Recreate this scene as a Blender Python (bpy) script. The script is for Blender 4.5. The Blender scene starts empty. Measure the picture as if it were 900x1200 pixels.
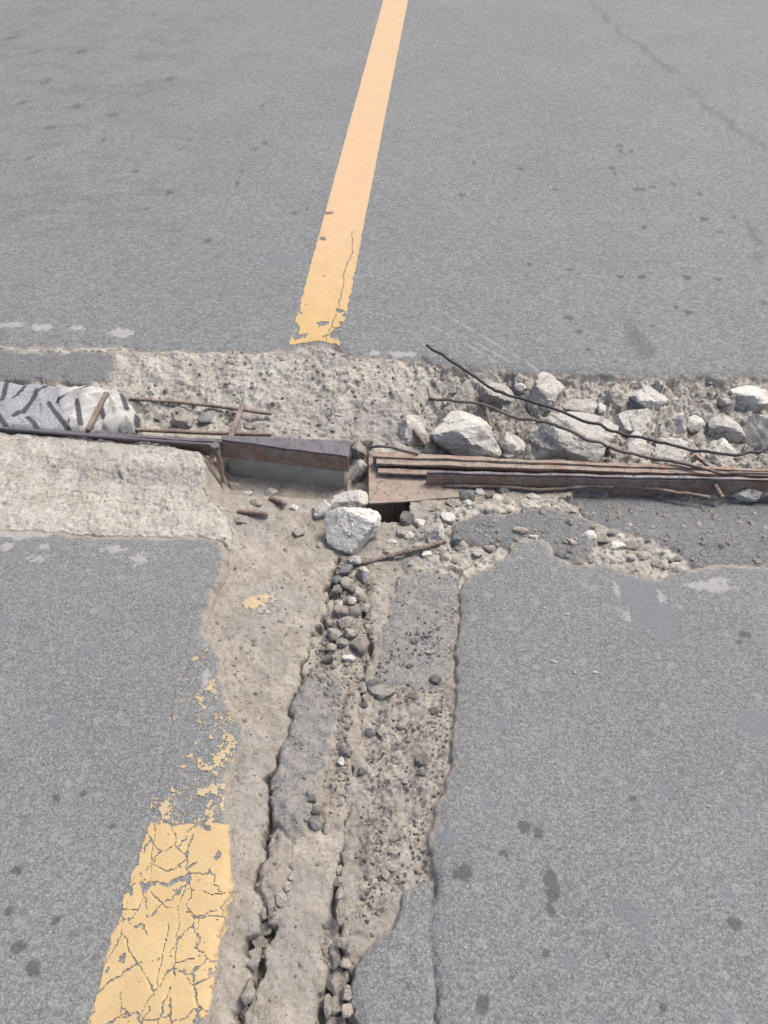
import bpy, bmesh, math, random
import numpy as np

# ------------------------------------------------------------------ camera, sky, sun, exposure
S = bpy.context.scene
CAM_H, PITCH, FPX = 1.45, math.atan2(950.0, 901.0), 901.0
cam_d = bpy.data.cameras.new('camera'); cam = bpy.data.objects.new('camera', cam_d)
S.collection.objects.link(cam); S.camera = cam
cam.location = (0, 0, CAM_H); cam.rotation_euler = (math.pi/2 - PITCH, 0, 0)
cam_d.sensor_fit = 'VERTICAL'; cam_d.sensor_height = 36.0; cam_d.lens = 36.0*FPX/1200.0
cam_d.clip_start = 0.02; cam_d.clip_end = 2000

SUN_EL, SUN_AZ = math.radians(60), math.radians(55)      # azimuth clockwise from +Y: behind the joint, to the right
W = bpy.data.worlds.new('World'); S.world = W; W.use_nodes = True
wn = W.node_tree.nodes; sky = wn.new('ShaderNodeTexSky'); sky.sky_type = 'NISHITA'; sky.sun_disc = False
sky.sun_elevation = SUN_EL; sky.sun_rotation = SUN_AZ; sky.dust_density = 5.0; sky.air_density = 0.9; sky.ozone_density = 0.6
W.node_tree.links.new(sky.outputs[0], wn['Background'].inputs[0]); wn['Background'].inputs[1].default_value = 0.115
sun_d = bpy.data.lights.new('sun', 'SUN'); sun_d.energy = 1.5; sun_d.angle = math.radians(18); sun_d.color = (1, 0.995, 0.94)
sun = bpy.data.objects.new('sun', sun_d); S.collection.objects.link(sun)
sun.rotation_euler = (math.pi/2 - SUN_EL, 0, -SUN_AZ + math.pi); sun.location = (0, 0, 8)
S.view_settings.view_transform = 'Standard'; S.view_settings.look = 'None'
S.view_settings.exposure = 1.26; S.view_settings.gamma = 1.0

# ------------------------------------------------------------------ helpers
rng = np.random.default_rng(7); random.seed(7)
sp, cp = math.sin(PITCH), math.cos(PITCH)
def P(px, py, z=0.0):
    a, b = (px-450.0)/FPX, (600.0-py)/FPX
    d = np.array([a, cp + b*sp, -sp + b*cp]); t = (z-CAM_H)/d[2]
    return np.array([d[0]*t, d[1]*t, z])
def PX(pts, z=0.0): return np.array([P(x, y, z)[:2] for x, y in pts])
def pxm(y, z=0.0):            # metres per photo pixel across, at ground seen in row y
    b = (600.0-y)/FPX; return (CAM_H-z)/(sp - b*cp)/FPX

def hsh(ix, iy, seed):
    h = (ix.astype(np.int64)*374761393 + iy.astype(np.int64)*668265263 + seed*1442695041) & 0xFFFFFFFF
    h = ((h ^ (h >> 13))*1274126177) & 0xFFFFFFFF
    h = ((h ^ (h >> 16))*2246822519) & 0xFFFFFFFF
    return ((h ^ (h >> 15)) & 0xFFFFFF)/16777216.0
def vn(x, y, seed=0):         # value noise, -1..1
    ix, iy = np.floor(x), np.floor(y); fx, fy = x-ix, y-iy
    fx = fx*fx*(3-2*fx); fy = fy*fy*(3-2*fy)
    a, b = hsh(ix, iy, seed), hsh(ix+1, iy, seed); c, d = hsh(ix, iy+1, seed), hsh(ix+1, iy+1, seed)
    return ((a+(b-a)*fx)*(1-fy) + (c+(d-c)*fx)*fy)*2-1
def fbm(x, y, size, octv=3, seed=0, gain=0.5):
    s = np.zeros_like(x); a = 1.0; f = 1.0/size; n = 0
    for o in range(octv):
        c, q = math.cos(o*0.9+0.3), math.sin(o*0.9+0.3)
        s += a*vn((x*c-y*q)*f+17.3*o, (x*q+y*c)*f-9.1*o, seed+o*31); n += a; a *= gain; f *= 2.03
    return s/n*1.4
def vor(x, y, size, seed=0):
    x = x/size; y = y/size; ix, iy = np.floor(x), np.floor(y)
    f1 = np.full(x.shape, 9.0); f2 = np.full(x.shape, 9.0); cid = np.zeros(x.shape)
    for dx in (-1, 0, 1):
        for dy in (-1, 0, 1):
            cx, cy = ix+dx, iy+dy
            d = np.hypot(cx+hsh(cx, cy, seed)-x, cy+hsh(cx, cy, seed+5)-y)
            m = d < f1; f2 = np.where(m, f1, np.minimum(f2, d)); cid = np.where(m, hsh(cx, cy, seed+9), cid); f1 = np.where(m, d, f1)
    return f1, f2, cid
def plates(x, y, size, seed):
    x = x/size; y = y/size; ix, iy = np.floor(x), np.floor(y); f1 = np.full(x.shape, 9.0); z = np.zeros(x.shape); c_ = np.zeros(x.shape)
    for dx in (-1, 0, 1):
        for dy in (-1, 0, 1):
            cx, cy = ix+dx, iy+dy; ux, uy = cx+hsh(cx, cy, seed)-x, cy+hsh(cx, cy, seed+5)-y; d = np.abs(ux)*0.9+np.abs(uy)*0.9+0.3*np.hypot(ux, uy); m = d < f1
            h_ = hsh(cx, cy, seed+9); t = (h_-0.5)*1.0+(hsh(cx, cy, seed+11)-0.5)*1.6*ux+(hsh(cx, cy, seed+12)-0.5)*1.6*uy
            z = np.where(m, t, z); c_ = np.where(m, hsh(cx, cy, seed+13), c_); f1 = np.where(m, d, f1)
    return z, c_
def sst(a, b, x):
    t = np.clip((x-a)/(b-a), 0, 1); return t*t*(3-2*t)
def sdf(poly, X, Y, margin=0.12):
    out = np.full(X.shape, 9.0); lo = poly.min(0)-margin; hi = poly.max(0)+margin
    m = (X > lo[0]) & (X < hi[0]) & (Y > lo[1]) & (Y < hi[1])
    x, y = X[m], Y[m]
    if x.size == 0: return out
    d = np.full(x.shape, 9e9); ins = np.zeros(x.shape, bool); n = len(poly)
    for i in range(n):
        ax, ay = poly[i]; bx, by = poly[(i+1) % n]; ex, ey = bx-ax, by-ay
        t = np.clip(((x-ax)*ex+(y-ay)*ey)/(ex*ex+ey*ey+1e-12), 0, 1)
        d = np.minimum(d, (x-ax-t*ex)**2+(y-ay-t*ey)**2)
        if abs(ey) > 1e-9: ins ^= ((ay > y) != (by > y)) & (x < ex*(y-ay)/ey+ax)
    d = np.sqrt(d); out[m] = np.where(ins, -d, d); return out
def dline(pts, X, Y, w=None, margin=0.1):
    """distance to a polyline; with w (one per point) returns distance minus local half width"""
    out = np.full(X.shape, 9.0); lo = pts.min(0)-margin; hi = pts.max(0)+margin
    m = (X > lo[0]) & (X < hi[0]) & (Y > lo[1]) & (Y < hi[1]); x, y = X[m], Y[m]
    if x.size == 0: return out
    best = np.full(x.shape, 9.0)
    for i in range(len(pts)-1):
        ax, ay = pts[i]; ex, ey = pts[i+1]-pts[i]
        t = np.clip(((x-ax)*ex+(y-ay)*ey)/(ex*ex+ey*ey+1e-12), 0, 1)
        d = np.hypot(x-ax-t*ex, y-ay-t*ey)
        if w is not None: d = d-(w[i]+(w[i+1]-w[i])*t)
        best = np.minimum(best, d)
    out[m] = best; return out

COL = S.collection
def tag(o, label=None, cat=None, group=None, kind=None):
    if label: o['label'] = label
    if cat: o['category'] = cat
    if group: o['group'] = group
    if kind: o['kind'] = kind
    return o
def mesh_np(name, V, F, mat, parent=None, smooth=True, attrs=None, loc=None):
    V = np.asarray(V, float); F = np.asarray(F, np.int64)
    me = bpy.data.meshes.new(name); k = F.shape[1]
    me.vertices.add(len(V)); me.vertices.foreach_set('co', V.astype(np.float32).ravel())
    me.loops.add(F.size); me.loops.foreach_set('vertex_index', F.astype(np.int32).ravel())
    me.polygons.add(len(F)); me.polygons.foreach_set('loop_start', np.arange(0, F.size, k, dtype=np.int32))
    me.polygons.foreach_set('use_smooth', np.full(len(F), smooth))
    me.update(calc_edges=True)
    for n_, a in (attrs or {}).items():
        at = me.attributes.new(n_, 'FLOAT', 'POINT'); at.data.foreach_set('value', np.asarray(a, np.float32))
    me.materials.append(mat); o = bpy.data.objects.new(name, me); COL.objects.link(o)
    if loc is not None: o.location = loc
    if parent: o.parent = parent
    return o
def empty(name, loc=(0, 0, 0)):
    o = bpy.data.objects.new(name, None); COL.objects.link(o); o.location = loc; o.empty_display_size = 0.02; return o
def sub(o, parent):            # parent keeping world place (parents are never rotated)
    o.parent = parent; o.location = o.location - parent.location; return o

# ------------------------------------------------------------------ materials
class MatB:
    def __init__(s, name):
        s.m = bpy.data.materials.new(name); s.m.use_nodes = True; s.t = s.m.node_tree
        s.b = s.t.nodes['Principled BSDF']; s.co = s.n('ShaderNodeTexCoord').outputs['Object']
        s.b.inputs['Roughness'].default_value = 0.9; s.b.inputs['Specular IOR Level'].default_value = 0.25
    def n(s, t, **k):
        x = s.t.nodes.new(t)
        for a, v in k.items(): setattr(x, a, v)
        return x
    def put(s, v, sock):
        if isinstance(v, bpy.types.NodeSocket): s.t.links.new(v, sock)
        elif isinstance(v, (tuple, list)): sock.default_value = (*v, 1) if (len(v) == 3 and len(sock.default_value) == 4) else v
        else: sock.default_value = v
    def noise(s, size, det=3, rough=0.55, vec=None, dist=0.0):
        x = s.n('ShaderNodeTexNoise'); s.put(vec or s.co, x.inputs['Vector']); x.inputs['Scale'].default_value = 1/size
        x.inputs['Detail'].default_value = det; x.inputs['Roughness'].default_value = rough; x.inputs['Distortion'].default_value = dist
        return x.outputs['Fac']
    def vor(s, size, feat='F1', vec=None, rnd=1.0):
        x = s.n('ShaderNodeTexVoronoi', feature=feat); s.put(vec or s.co, x.inputs['Vector'])
        x.inputs['Scale'].default_value = 1/size; x.inputs['Randomness'].default_value = rnd
        return x
    def ramp(s, f, a, b, va=0.0, vb=1.0):
        x = s.n('ShaderNodeMapRange', interpolation_type='SMOOTHSTEP'); s.put(f, x.inputs[0])
        for i, v in enumerate((a, b, va, vb)): x.inputs[1+i].default_value = v
        return x.outputs[0]
    def math(s, op, a, b=0.0):
        x = s.n('ShaderNodeMath', operation=op); s.put(a, x.inputs[0]); s.put(b, x.inputs[1]); return x.outputs[0]
    def mix(s, f, a, b, mode='MIX'):
        x = s.n('ShaderNodeMix', data_type='RGBA', blend_type=mode); s.put(f, x.inputs[0]); s.put(a, x.inputs[6]); s.put(b, x.inputs[7]); return x.outputs[2]
    def attr(s, n): return s.n('ShaderNodeAttribute', attribute_name=n).outputs['Fac']
    def sepx(s, sock):
        x = s.n('ShaderNodeSeparateColor'); s.put(sock, x.inputs[0]); return x.outputs[0]
    def bump(s, h, dist, strength=1.0, prev=None):
        x = s.n('ShaderNodeBump'); s.put(h, x.inputs['Height']); x.inputs['Distance'].default_value = dist; x.inputs['Strength'].default_value = strength
        if prev: s.put(prev, x.inputs['Normal'])
        return x.outputs['Normal']
    def done(s, col, nor=None, rough=None):
        s.put(col, s.b.inputs['Base Color'])
        if nor: s.put(nor, s.b.inputs['Normal'])
        if rough is not None: s.put(rough, s.b.inputs['Roughness'])
        return s.m
TAN = (0.25, 0.212, 0.172)
def mat_asphalt(name, base, coarse, contrast, pits, speck, st=0.715):
    m = MatB(name)
    warp = m.n('ShaderNodeVectorMath', operation='ADD'); m.put(m.co, warp.inputs[0])
    nz = m.n('ShaderNodeTexNoise'); m.put(m.co, nz.inputs['Vector']); nz.inputs['Scale'].default_value = 1/0.006
    sc = m.n('ShaderNodeVectorMath', operation='SCALE'); m.put(nz.outputs['Color'], sc.inputs[0]); sc.inputs[3].default_value = 0.005
    m.put(sc.outputs[0], warp.inputs[1]); wv = warp.outputs[0]
    v1 = m.vor(coarse, vec=wv); v2 = m.vor(coarse*0.42, vec=wv); v3 = m.vor(0.021, vec=wv); v4 = m.vor(0.05, vec=wv)
    b = np.array(base)
    r1 = m.sepx(v1.outputs['Color']); r2 = m.sepx(v2.outputs['Color']); r3 = m.sepx(v3.outputs['Color']); r4 = m.sepx(v4.outputs['Color'])
    c = m.mix(m.ramp(r1, 0.1, 0.95), tuple(b*(1-0.17*contrast)), tuple(b*(1+0.17*contrast)))
    c = m.mix(m.math('MULTIPLY', m.ramp(r2, 0.60, 1.0), 0.7*contrast), c, tuple(b*1.50))
    c = m.mix(m.math('MULTIPLY', m.ramp(r2, 0.20, 0.0), 0.6*contrast), c, tuple(b*0.50))
    gap = m.ramp(v1.outputs['Distance'], 0.52, 0.75); c = m.mix(m.math('MULTIPLY', gap, 0.30*contrast), c, tuple(b*0.55))
    # single larger stones in the surface: pale, bluish, dark
    in3 = m.ramp(v3.outputs['Distance'], 0.50, 0.36)
    c = m.mix(m.math('MULTIPLY', in3, m.math('MULTIPLY', m.ramp(r3, 0.92, 0.95), 0.5*contrast)), c, tuple(b*1.45))
    c = m.mix(m.math('MULTIPLY', in3, m.math('MULTIPLY', m.ramp(r3, 0.09, 0.06), 0.3*contrast)), c, tuple(b*0.62))
    in4 = m.ramp(v4.outputs['Distance'], 0.34, 0.26)
    c = m.mix(m.math('MULTIPLY', in4, m.math('MULTIPLY', m.ramp(r4, 0.86, 0.90), 0.5*contrast)), c, tuple(b*np.array([0.92, 1.0, 1.07])))
    big = m.noise(0.55, 4, 0.6); c = m.mix(m.ramp(big, 0.3, 0.72), m.mix(1.0, c, (0.95, 0.95, 0.955), 'MULTIPLY'), m.mix(1.0, c, (1.045, 1.04, 1.035), 'MULTIPLY'))
    fine = m.noise(0.004, 2, 0.7); c = m.mix(m.ramp(fine, 0.25, 0.8), m.mix(1.0, c, (0.80,)*3, 'MULTIPLY'), m.mix(1.0, c, (1.2,)*3, 'MULTIPLY'))
    pit = m.ramp(m.noise(0.03, 5, 0.75), 0.66, 0.74); c = m.mix(m.math('MULTIPLY', pit, pits), c, tuple(b*0.45))
    sp_ = m.ramp(m.noise(0.011*speck, 2, 0.6), st, st+0.03); c = m.mix(m.math('MULTIPLY', sp_, 0.75), c, tuple(b*0.30))
    sw_ = m.ramp(m.noise(0.0085*speck, 2, 0.6, wv), 0.675, 0.70); c = m.mix(m.math('MULTIPLY', sw_, 0.7), c, tuple(b*1.75))
    c = m.mix(m.math('MULTIPLY', m.attr('stain'), 0.74), c, tuple(b*np.array([0.38, 0.36, 0.36])))
    c = m.mix(m.math('MULTIPLY', m.attr('blue'), 0.75), c, tuple(b*np.array([0.86, 0.90, 0.98])))
    c = m.mix(m.math('MULTIPLY', m.attr('splash'), 0.7), c, (0.27, 0.262, 0.25))
    dn = m.noise(0.018, 4, 0.65); da = m.math('ADD', m.attr('dust'), m.math('MULTIPLY', m.math('SUBTRACT', dn, 0.5), 0.9))
    dm = m.math('MULTIPLY', m.ramp(da, 0.25, 0.8), 0.85); c = m.mix(dm, c, m.mix(dn, (0.20, 0.168, 0.135), (0.29, 0.25, 0.205)))
    n1 = m.bump(m.math('ADD', v1.outputs['Distance'], m.math('MULTIPLY', r1, -0.7)), -coarse*0.30, 0.55*contrast); n2 = m.bump(m.noise(0.008, 5, 0.75), 0.0035, 0.7*contrast, n1)
    n3 = m.bump(m.noise(0.0035, 3, 0.7), 0.0014, 0.9, n2); n4 = m.bump(m.noise(0.022, 4, 0.75), 0.0035, 0.6, n3)
    return m.done(c, n4, 0.82)
def mat_soil():
    m = MatB('sandy_soil'); n1 = m.noise(0.05, 5, 0.6); n2 = m.noise(0.006, 3, 0.7)
    c = m.mix(m.ramp(n1, 0.3, 0.7), (0.181, 0.161, 0.134), (0.264, 0.240, 0.205))
    c = m.mix(m.ramp(n2, 0.25, 0.8), m.mix(1.0, c, (0.80, 0.79, 0.78), 'MULTIPLY'), m.mix(1.0, c, (1.16, 1.15, 1.14), 'MULTIPLY'))
    c = m.mix(m.math('MULTIPLY', m.attr('grey'), m.ramp(m.noise(0.025, 4, 0.7), 0.36, 0.58)), c, (0.180, 0.170, 0.160))
    c = m.mix(m.math('MULTIPLY', m.ramp(m.noise(0.013, 4, 0.78, dist=0.7), 0.585, 0.66), 0.55), c, (0.11, 0.098, 0.09))
    wz = m.n('ShaderNodeTexNoise'); m.put(m.co, wz.inputs['Vector']); wz.inputs['Scale'].default_value = 180
    wa = m.n('ShaderNodeVectorMath', operation='MULTIPLY_ADD'); m.put(wz.outputs['Color'], wa.inputs[0]); wa.inputs[1].default_value = (0.011,)*3; m.put(m.co, wa.inputs[2])
    v = m.vor(0.0048, vec=wa.outputs[0]); r = m.sepx(v.outputs['Color']); st = m.ramp(m.math('ADD', v.outputs['Distance'], m.math('MULTIPLY', n2, 0.5)), 0.72, 0.5)
    c = m.mix(m.math('MULTIPLY', st, m.math('MULTIPLY', m.ramp(r, 0.86, 0.92), 0.6)), c, (0.31, 0.28, 0.245))
    c = m.mix(m.math('MULTIPLY', st, m.ramp(r, 0.13, 0.07)), c, (0.115, 0.10, 0.09))
    v2 = m.vor(0.0055); r2 = m.sepx(v2.outputs['Color']); pn = m.ramp(m.noise(0.035, 4, 0.7), 0.42, 0.60)
    dk = m.math('MULTIPLY', m.math('MULTIPLY', m.attr('dark'), pn), m.ramp(r2, 0.30, 0.62))
    c = m.mix(dk, c, m.mix(m.sepx(v.outputs['Color']), (0.050, 0.045, 0.043), (0.12, 0.11, 0.10)))
    n = m.bump(v.outputs['Distance'], -0.0012, 0.5); n = m.bump(n2, 0.0016, 0.8, n); n = m.bump(m.noise(0.02, 5, 0.7), 0.006, 0.6, n)
    return m.done(c, n, 0.95)
def mat_concrete():
    m = MatB('weathered_concrete'); n1 = m.noise(0.07, 5, 0.65); n2 = m.noise(0.012, 4, 0.7)
    c = m.mix(m.ramp(n1, 0.3, 0.68), (0.248, 0.228, 0.195), (0.340, 0.320, 0.283))
    c = m.mix(m.ramp(n2, 0.2, 0.8), m.mix(1.0, c, (0.76, 0.75, 0.74), 'MULTIPLY'), m.mix(1.0, c, (1.17, 1.17, 1.17), 'MULTIPLY'))
    c = m.mix(m.math('MULTIPLY', m.attr('grey'), m.ramp(n2, 0.32, 0.6)), c, (0.175, 0.163, 0.152))
    fl = m.ramp(m.noise(0.016, 4, 0.72, dist=1.2), 0.58, 0.65); c = m.mix(m.math('MULTIPLY', fl, 0.5), c, (0.165, 0.147, 0.130))
    f2_ = m.ramp(m.noise(0.007, 3, 0.7, dist=0.8), 0.60, 0.65); c = m.mix(m.math('MULTIPLY', f2_, 0.7), c, (0.125, 0.112, 0.102))
    lt = m.ramp(m.noise(0.010, 3, 0.7, dist=0.5), 0.60, 0.68); c = m.mix(m.math('MULTIPLY', lt, 0.6), c, (0.43, 0.41, 0.38))
    pit = m.ramp(m.noise(0.011, 3, 0.8, dist=0.6), 0.58, 0.66)
    n = m.bump(pit, -0.0025, 0.8); n = m.bump(n2, 0.004, 0.6, n); n = m.bump(m.noise(0.003, 2, 0.7), 0.001, 0.8, n)
    return m.done(c, n, 0.93)
def mat_stone(name, light, dirt, amount, size=0.035):
    m = MatB(name); oi = m.n('ShaderNodeObjectInfo').outputs['Random']
    ad = m.n('ShaderNodeVectorMath', operation='ADD'); m.put(m.co, ad.inputs[0]); cb = m.n('ShaderNodeCombineXYZ'); m.put(m.math('MULTIPLY', oi, 9.0), cb.inputs[0]); m.put(cb.outputs[0], ad.inputs[1]); v = ad.outputs[0]
    n1 = m.noise(size, 5, 0.65, v); n2 = m.noise(size*0.2, 4, 0.7, v)
    c = m.mix(m.ramp(n1, 0.62-amount*0.3, 0.70-amount*0.1), light, dirt)
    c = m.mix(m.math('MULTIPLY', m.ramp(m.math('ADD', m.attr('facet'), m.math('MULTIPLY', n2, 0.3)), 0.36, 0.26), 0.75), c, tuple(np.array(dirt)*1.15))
    c = m.mix(m.ramp(n2, 0.2, 0.8), m.mix(1.0, c, (0.78, 0.77, 0.76), 'MULTIPLY'), m.mix(1.0, c, (1.14,)*3, 'MULTIPLY'))
    c = m.mix(m.math('MULTIPLY', m.ramp(m.noise(size*0.35, 3, 0.7, v), 0.60, 0.70), 0.5), c, tuple(np.array(dirt)*0.6))
    val = m.ramp(oi, 0, 1, 0.84, 1.12); hs = m.n('ShaderNodeHueSaturation'); m.put(val, hs.inputs['Value']); m.put(c, hs.inputs['Color'])
    n = m.bump(n1, 0.010, 0.6); n = m.bump(n2, 0.004, 1.0, n); n = m.bump(m.ramp(m.noise(size*0.12, 3, 0.75, v), 0.55, 0.72), -0.002, 0.9, n)
    return m.done(hs.outputs[0], n, 0.9)
def mat_steel(name, rust, dark, dustc, dust_amt, rough=0.62):
    m = MatB(name); n1 = m.noise(0.05, 5, 0.7); n2 = m.noise(0.007, 4, 0.7)
    c = m.mix(m.ramp(n1, 0.35, 0.65), rust, dark); c = m.mix(m.ramp(n2, 0.5, 0.75), c, tuple(np.array(rust)*np.array([1.7, 1.35, 1.1])))
    du = m.ramp(m.math('ADD', n1, m.math('MULTIPLY', n2, 0.5)), 1.05-dust_amt, 1.25-dust_amt); c = m.mix(m.math('MULTIPLY', du, 0.85), c, dustc)
    sc_ = m.ramp(m.noise(0.022, 5, 0.8, dist=1.0), 0.55, 0.62); c = m.mix(m.math('MULTIPLY', sc_, 0.5), c, tuple(np.array(dark)*0.55))
    st_ = m.ramp(m.noise(0.035, 4, 0.75, dist=1.5), 0.56, 0.66); c = m.mix(m.math('MULTIPLY', st_, 0.45), c, tuple(np.array(rust)*np.array([1.6, 1.15, 0.9])))
    n = m.bump(n2, 0.0018, 0.8); n = m.bump(sc_, -0.0012, 0.8, n)
    m.b.inputs['Specular IOR Level'].default_value = 0.4
    return m.done(c, n, m.ramp(du, 0, 1, rough, 0.92))
def mat_paint():
    m = MatB('yellow_road_paint'); n1 = m.noise(0.09, 4, 0.6); n2 = m.noise(0.005, 3, 0.7)
    c = m.mix(m.ramp(n1, 0.3, 0.7), (0.325, 0.218, 0.088), (0.375, 0.262, 0.115))
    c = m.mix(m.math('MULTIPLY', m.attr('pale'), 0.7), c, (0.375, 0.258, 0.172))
    c = m.mix(m.ramp(n2, 0.2, 0.8), m.mix(1.0, c, (0.90,)*3, 'MULTIPLY'), m.mix(1.0, c, (1.07,)*3, 'MULTIPLY'))
    c = m.mix(m.math('MULTIPLY', m.ramp(m.noise(0.02, 5, 0.75), 0.66, 0.74), 0.55), c, (0.19, 0.15, 0.10))
    c = m.mix(m.math('MULTIPLY', m.attr('dusty'), m.ramp(m.noise(0.012, 4, 0.7), 0.3, 0.6)), c, (0.27, 0.235, 0.17))
    c = m.mix(m.attr('stain'), c, (0.07, 0.055, 0.045))
    n = m.bump(n2, 0.0008, 0.6); n = m.bump(m.noise(0.02, 3), 0.002, 0.5, n)
    return m.done(c, n, 0.7)
def mat_plain(name, a, b, size, rough=0.9, bumpd=0.001):
    m = MatB(name); n1 = m.noise(size, 5, 0.65); return m.done(m.mix(m.ramp(n1, 0.3, 0.7), a, b), m.bump(m.noise(size*0.2, 4, 0.7), bumpd, 0.8), rough)
def mat_cloth():
    m = MatB('striped_sackcloth'); n1 = m.noise(0.004, 2, 0.8); n2 = m.noise(0.06, 4)
    g = m.mix(m.ramp(n1, 0.3, 0.7), (0.12, 0.125, 0.135), (0.29, 0.29, 0.295)); w = m.mix(m.ramp(n2, 0.3, 0.7), (0.37, 0.36, 0.335), (0.27, 0.262, 0.245))
    c = m.mix(m.math('MULTIPLY', m.attr('cream'), m.ramp(m.noise(0.03, 4, 0.7), 0.25, 0.5)), g, w); c = m.mix(m.math('MULTIPLY', m.attr('band'), 0.93), c, (0.035, 0.036, 0.045))
    wv = m.n('ShaderNodeTexWave', wave_type='BANDS'); m.put(m.co, wv.inputs['Vector']); wv.inputs['Scale'].default_value = 160; wv.inputs['Distortion'].default_value = 2
    n = m.bump(wv.outputs['Fac'], 0.0006, 0.5); n = m.bump(m.noise(0.015, 4), 0.004, 0.5, n)
    return m.done(c, n, 0.95)

M = dict(
    asph_far=mat_asphalt('asphalt_fine', (0.130, 0.1335, 0.1335), 0.011, 0.85, 0.22, 1.3, 0.67),
    asph_near=mat_asphalt('asphalt_coarse', (0.1405, 0.1415, 0.1395), 0.0052, 1.05, 0.08, 0.8, 0.69),
    asph_frag=mat_asphalt('asphalt_broken', (0.116, 0.1165, 0.1165), 0.006, 1.1, 0.2, 1.0),
    soil=mat_soil(), conc=mat_concrete(), paint=mat_paint(), cloth=mat_cloth(),
    white=mat_stone('limestone', (0.445, 0.425, 0.385), (0.235, 0.213, 0.182), 0.30),
    grey=mat_stone('grey_stone', (0.36, 0.34, 0.308), (0.225, 0.205, 0.182), 0.45),
    tanst=mat_stone('dusty_stone', (0.30, 0.27, 0.232), (0.205, 0.182, 0.155), 0.45, 0.02),
    bluest=mat_stone('bluish_stone', (0.185, 0.188, 0.183), (0.135, 0.137, 0.136), 0.5, 0.02),
    darkst=mat_stone('tar_stone', (0.165, 0.152, 0.140), (0.092, 0.086, 0.082), 0.55, 0.015),
    lump=mat_stone('mortar_lump', (0.28, 0.255, 0.222), (0.19, 0.172, 0.150), 0.45, 0.015),
    rust=mat_steel('rusty_steel', (0.185, 0.110, 0.076), (0.140, 0.098, 0.078), (0.24, 0.20, 0.16), 0.42),
    rustdust=mat_steel('dusty_rusty_plate', (0.175, 0.100, 0.070), (0.145, 0.112, 0.092), (0.235, 0.200, 0.165), 0.48),
    dark=mat_steel('dark_worn_steel', (0.095, 0.082, 0.088), (0.078, 0.074, 0.086), (0.18, 0.155, 0.14), 0.18, 0.4),
    rebar=mat_steel('rusty_rebar', (0.135, 0.094, 0.074), (0.105, 0.084, 0.078), (0.23, 0.19, 0.155), 0.36),
    wire=mat_steel('old_wire', (0.105, 0.078, 0.068), (0.065, 0.058, 0.060), (0.18, 0.15, 0.13), 0.16),
    black=mat_steel('black_wire', (0.022, 0.021, 0.024), (0.030, 0.029, 0.033), (0.10, 0.09, 0.08), 0.02),
    green=mat_plain('weathered_green_grey_face', (0.235, 0.235, 0.212), (0.31, 0.305, 0.27), 0.05),
    earth=mat_plain('roadside_earth', (0.14, 0.12, 0.09), (0.20, 0.18, 0.14), 2.0, 0.95, 0.02),
)

# ------------------------------------------------------------------ outlines of the broken road (traced, laid on the ground)
def edge_fn(pts, z=0.0):
    w = PX(pts, z); s0 = (w[1]-w[0]); s1 = (w[-1]-w[-2]); s = (w[-1]-w[0])/(w[-1][0]-w[0][0])
    xs = np.r_[w[0][0]-40, w[:, 0], w[-1][0]+40]; ys = np.r_[w[0][1]-40*s[1], w[:, 1], w[-1][1]+40*s[1]]
    return lambda X: np.interp(X, xs, ys)
far_edge = edge_fn([(-60, 402), (0, 404), (60, 405), (130, 406), (170, 409), (215, 411), (250, 410), (300, 412), (336, 408), (352, 404), (372, 403), (392, 405), (412, 415), (440, 419), (480, 420), (520, 427), (580, 434), (640, 437), (700, 438), (760, 441), (830, 440), (900, 441), (960, 442)])
rail_ln = edge_fn([(-60, 500), (0, 504), (258, 516), (410, 526), (431, 540), (900, 556), (960, 558)])
LEFT = np.vstack([[[-15, P(0, 617)[1]-0.1], ], PX([(-200, 610), (0, 618), (60, 621), (110, 626), (200, 627), (240, 629), (260, 634), (268, 648), (264, 668), (252, 690), (244, 712), (238, 738), (246, 750), (257, 757), (261, 785), (268, 815), (276, 838), (287, 850), (284, 872), (275, 890), (268, 915), (263, 940), (271, 968), (269, 1010), (272, 1042), (266, 1070), (262, 1095), (254, 1130), (250, 1165), (243, 1200), (225, 1290)]), [[-0.33, -9], [-15, -9]]])
RIGHT = np.vstack([PX([(1150, 676), (900, 662), (850, 659), (800, 664), (789, 668), (765, 676), (740, 668), (709, 656), (690, 660), (668, 657), (653, 647), (642, 632), (622, 628), (607, 632), (594, 650), (570, 664), (545, 678), (536, 690), (541, 720), (533, 760), (536, 800), (530, 850), (529, 900), (520, 930), (509, 948), (505, 985), (506, 1030), (505, 1090), (509, 1150), (508, 1200), (507, 1290)]), [[0.11, -9], [15, -9], [15, P(1150, 676)[1]-0.3]]])
GREYSLAB = PX([(468, 676), (500, 668), (536, 676), (538, 720), (530, 760), (528, 800), (500, 815), (470, 810), (440, 800), (440, 775), (452, 730), (462, 700)], -0.02)
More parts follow.
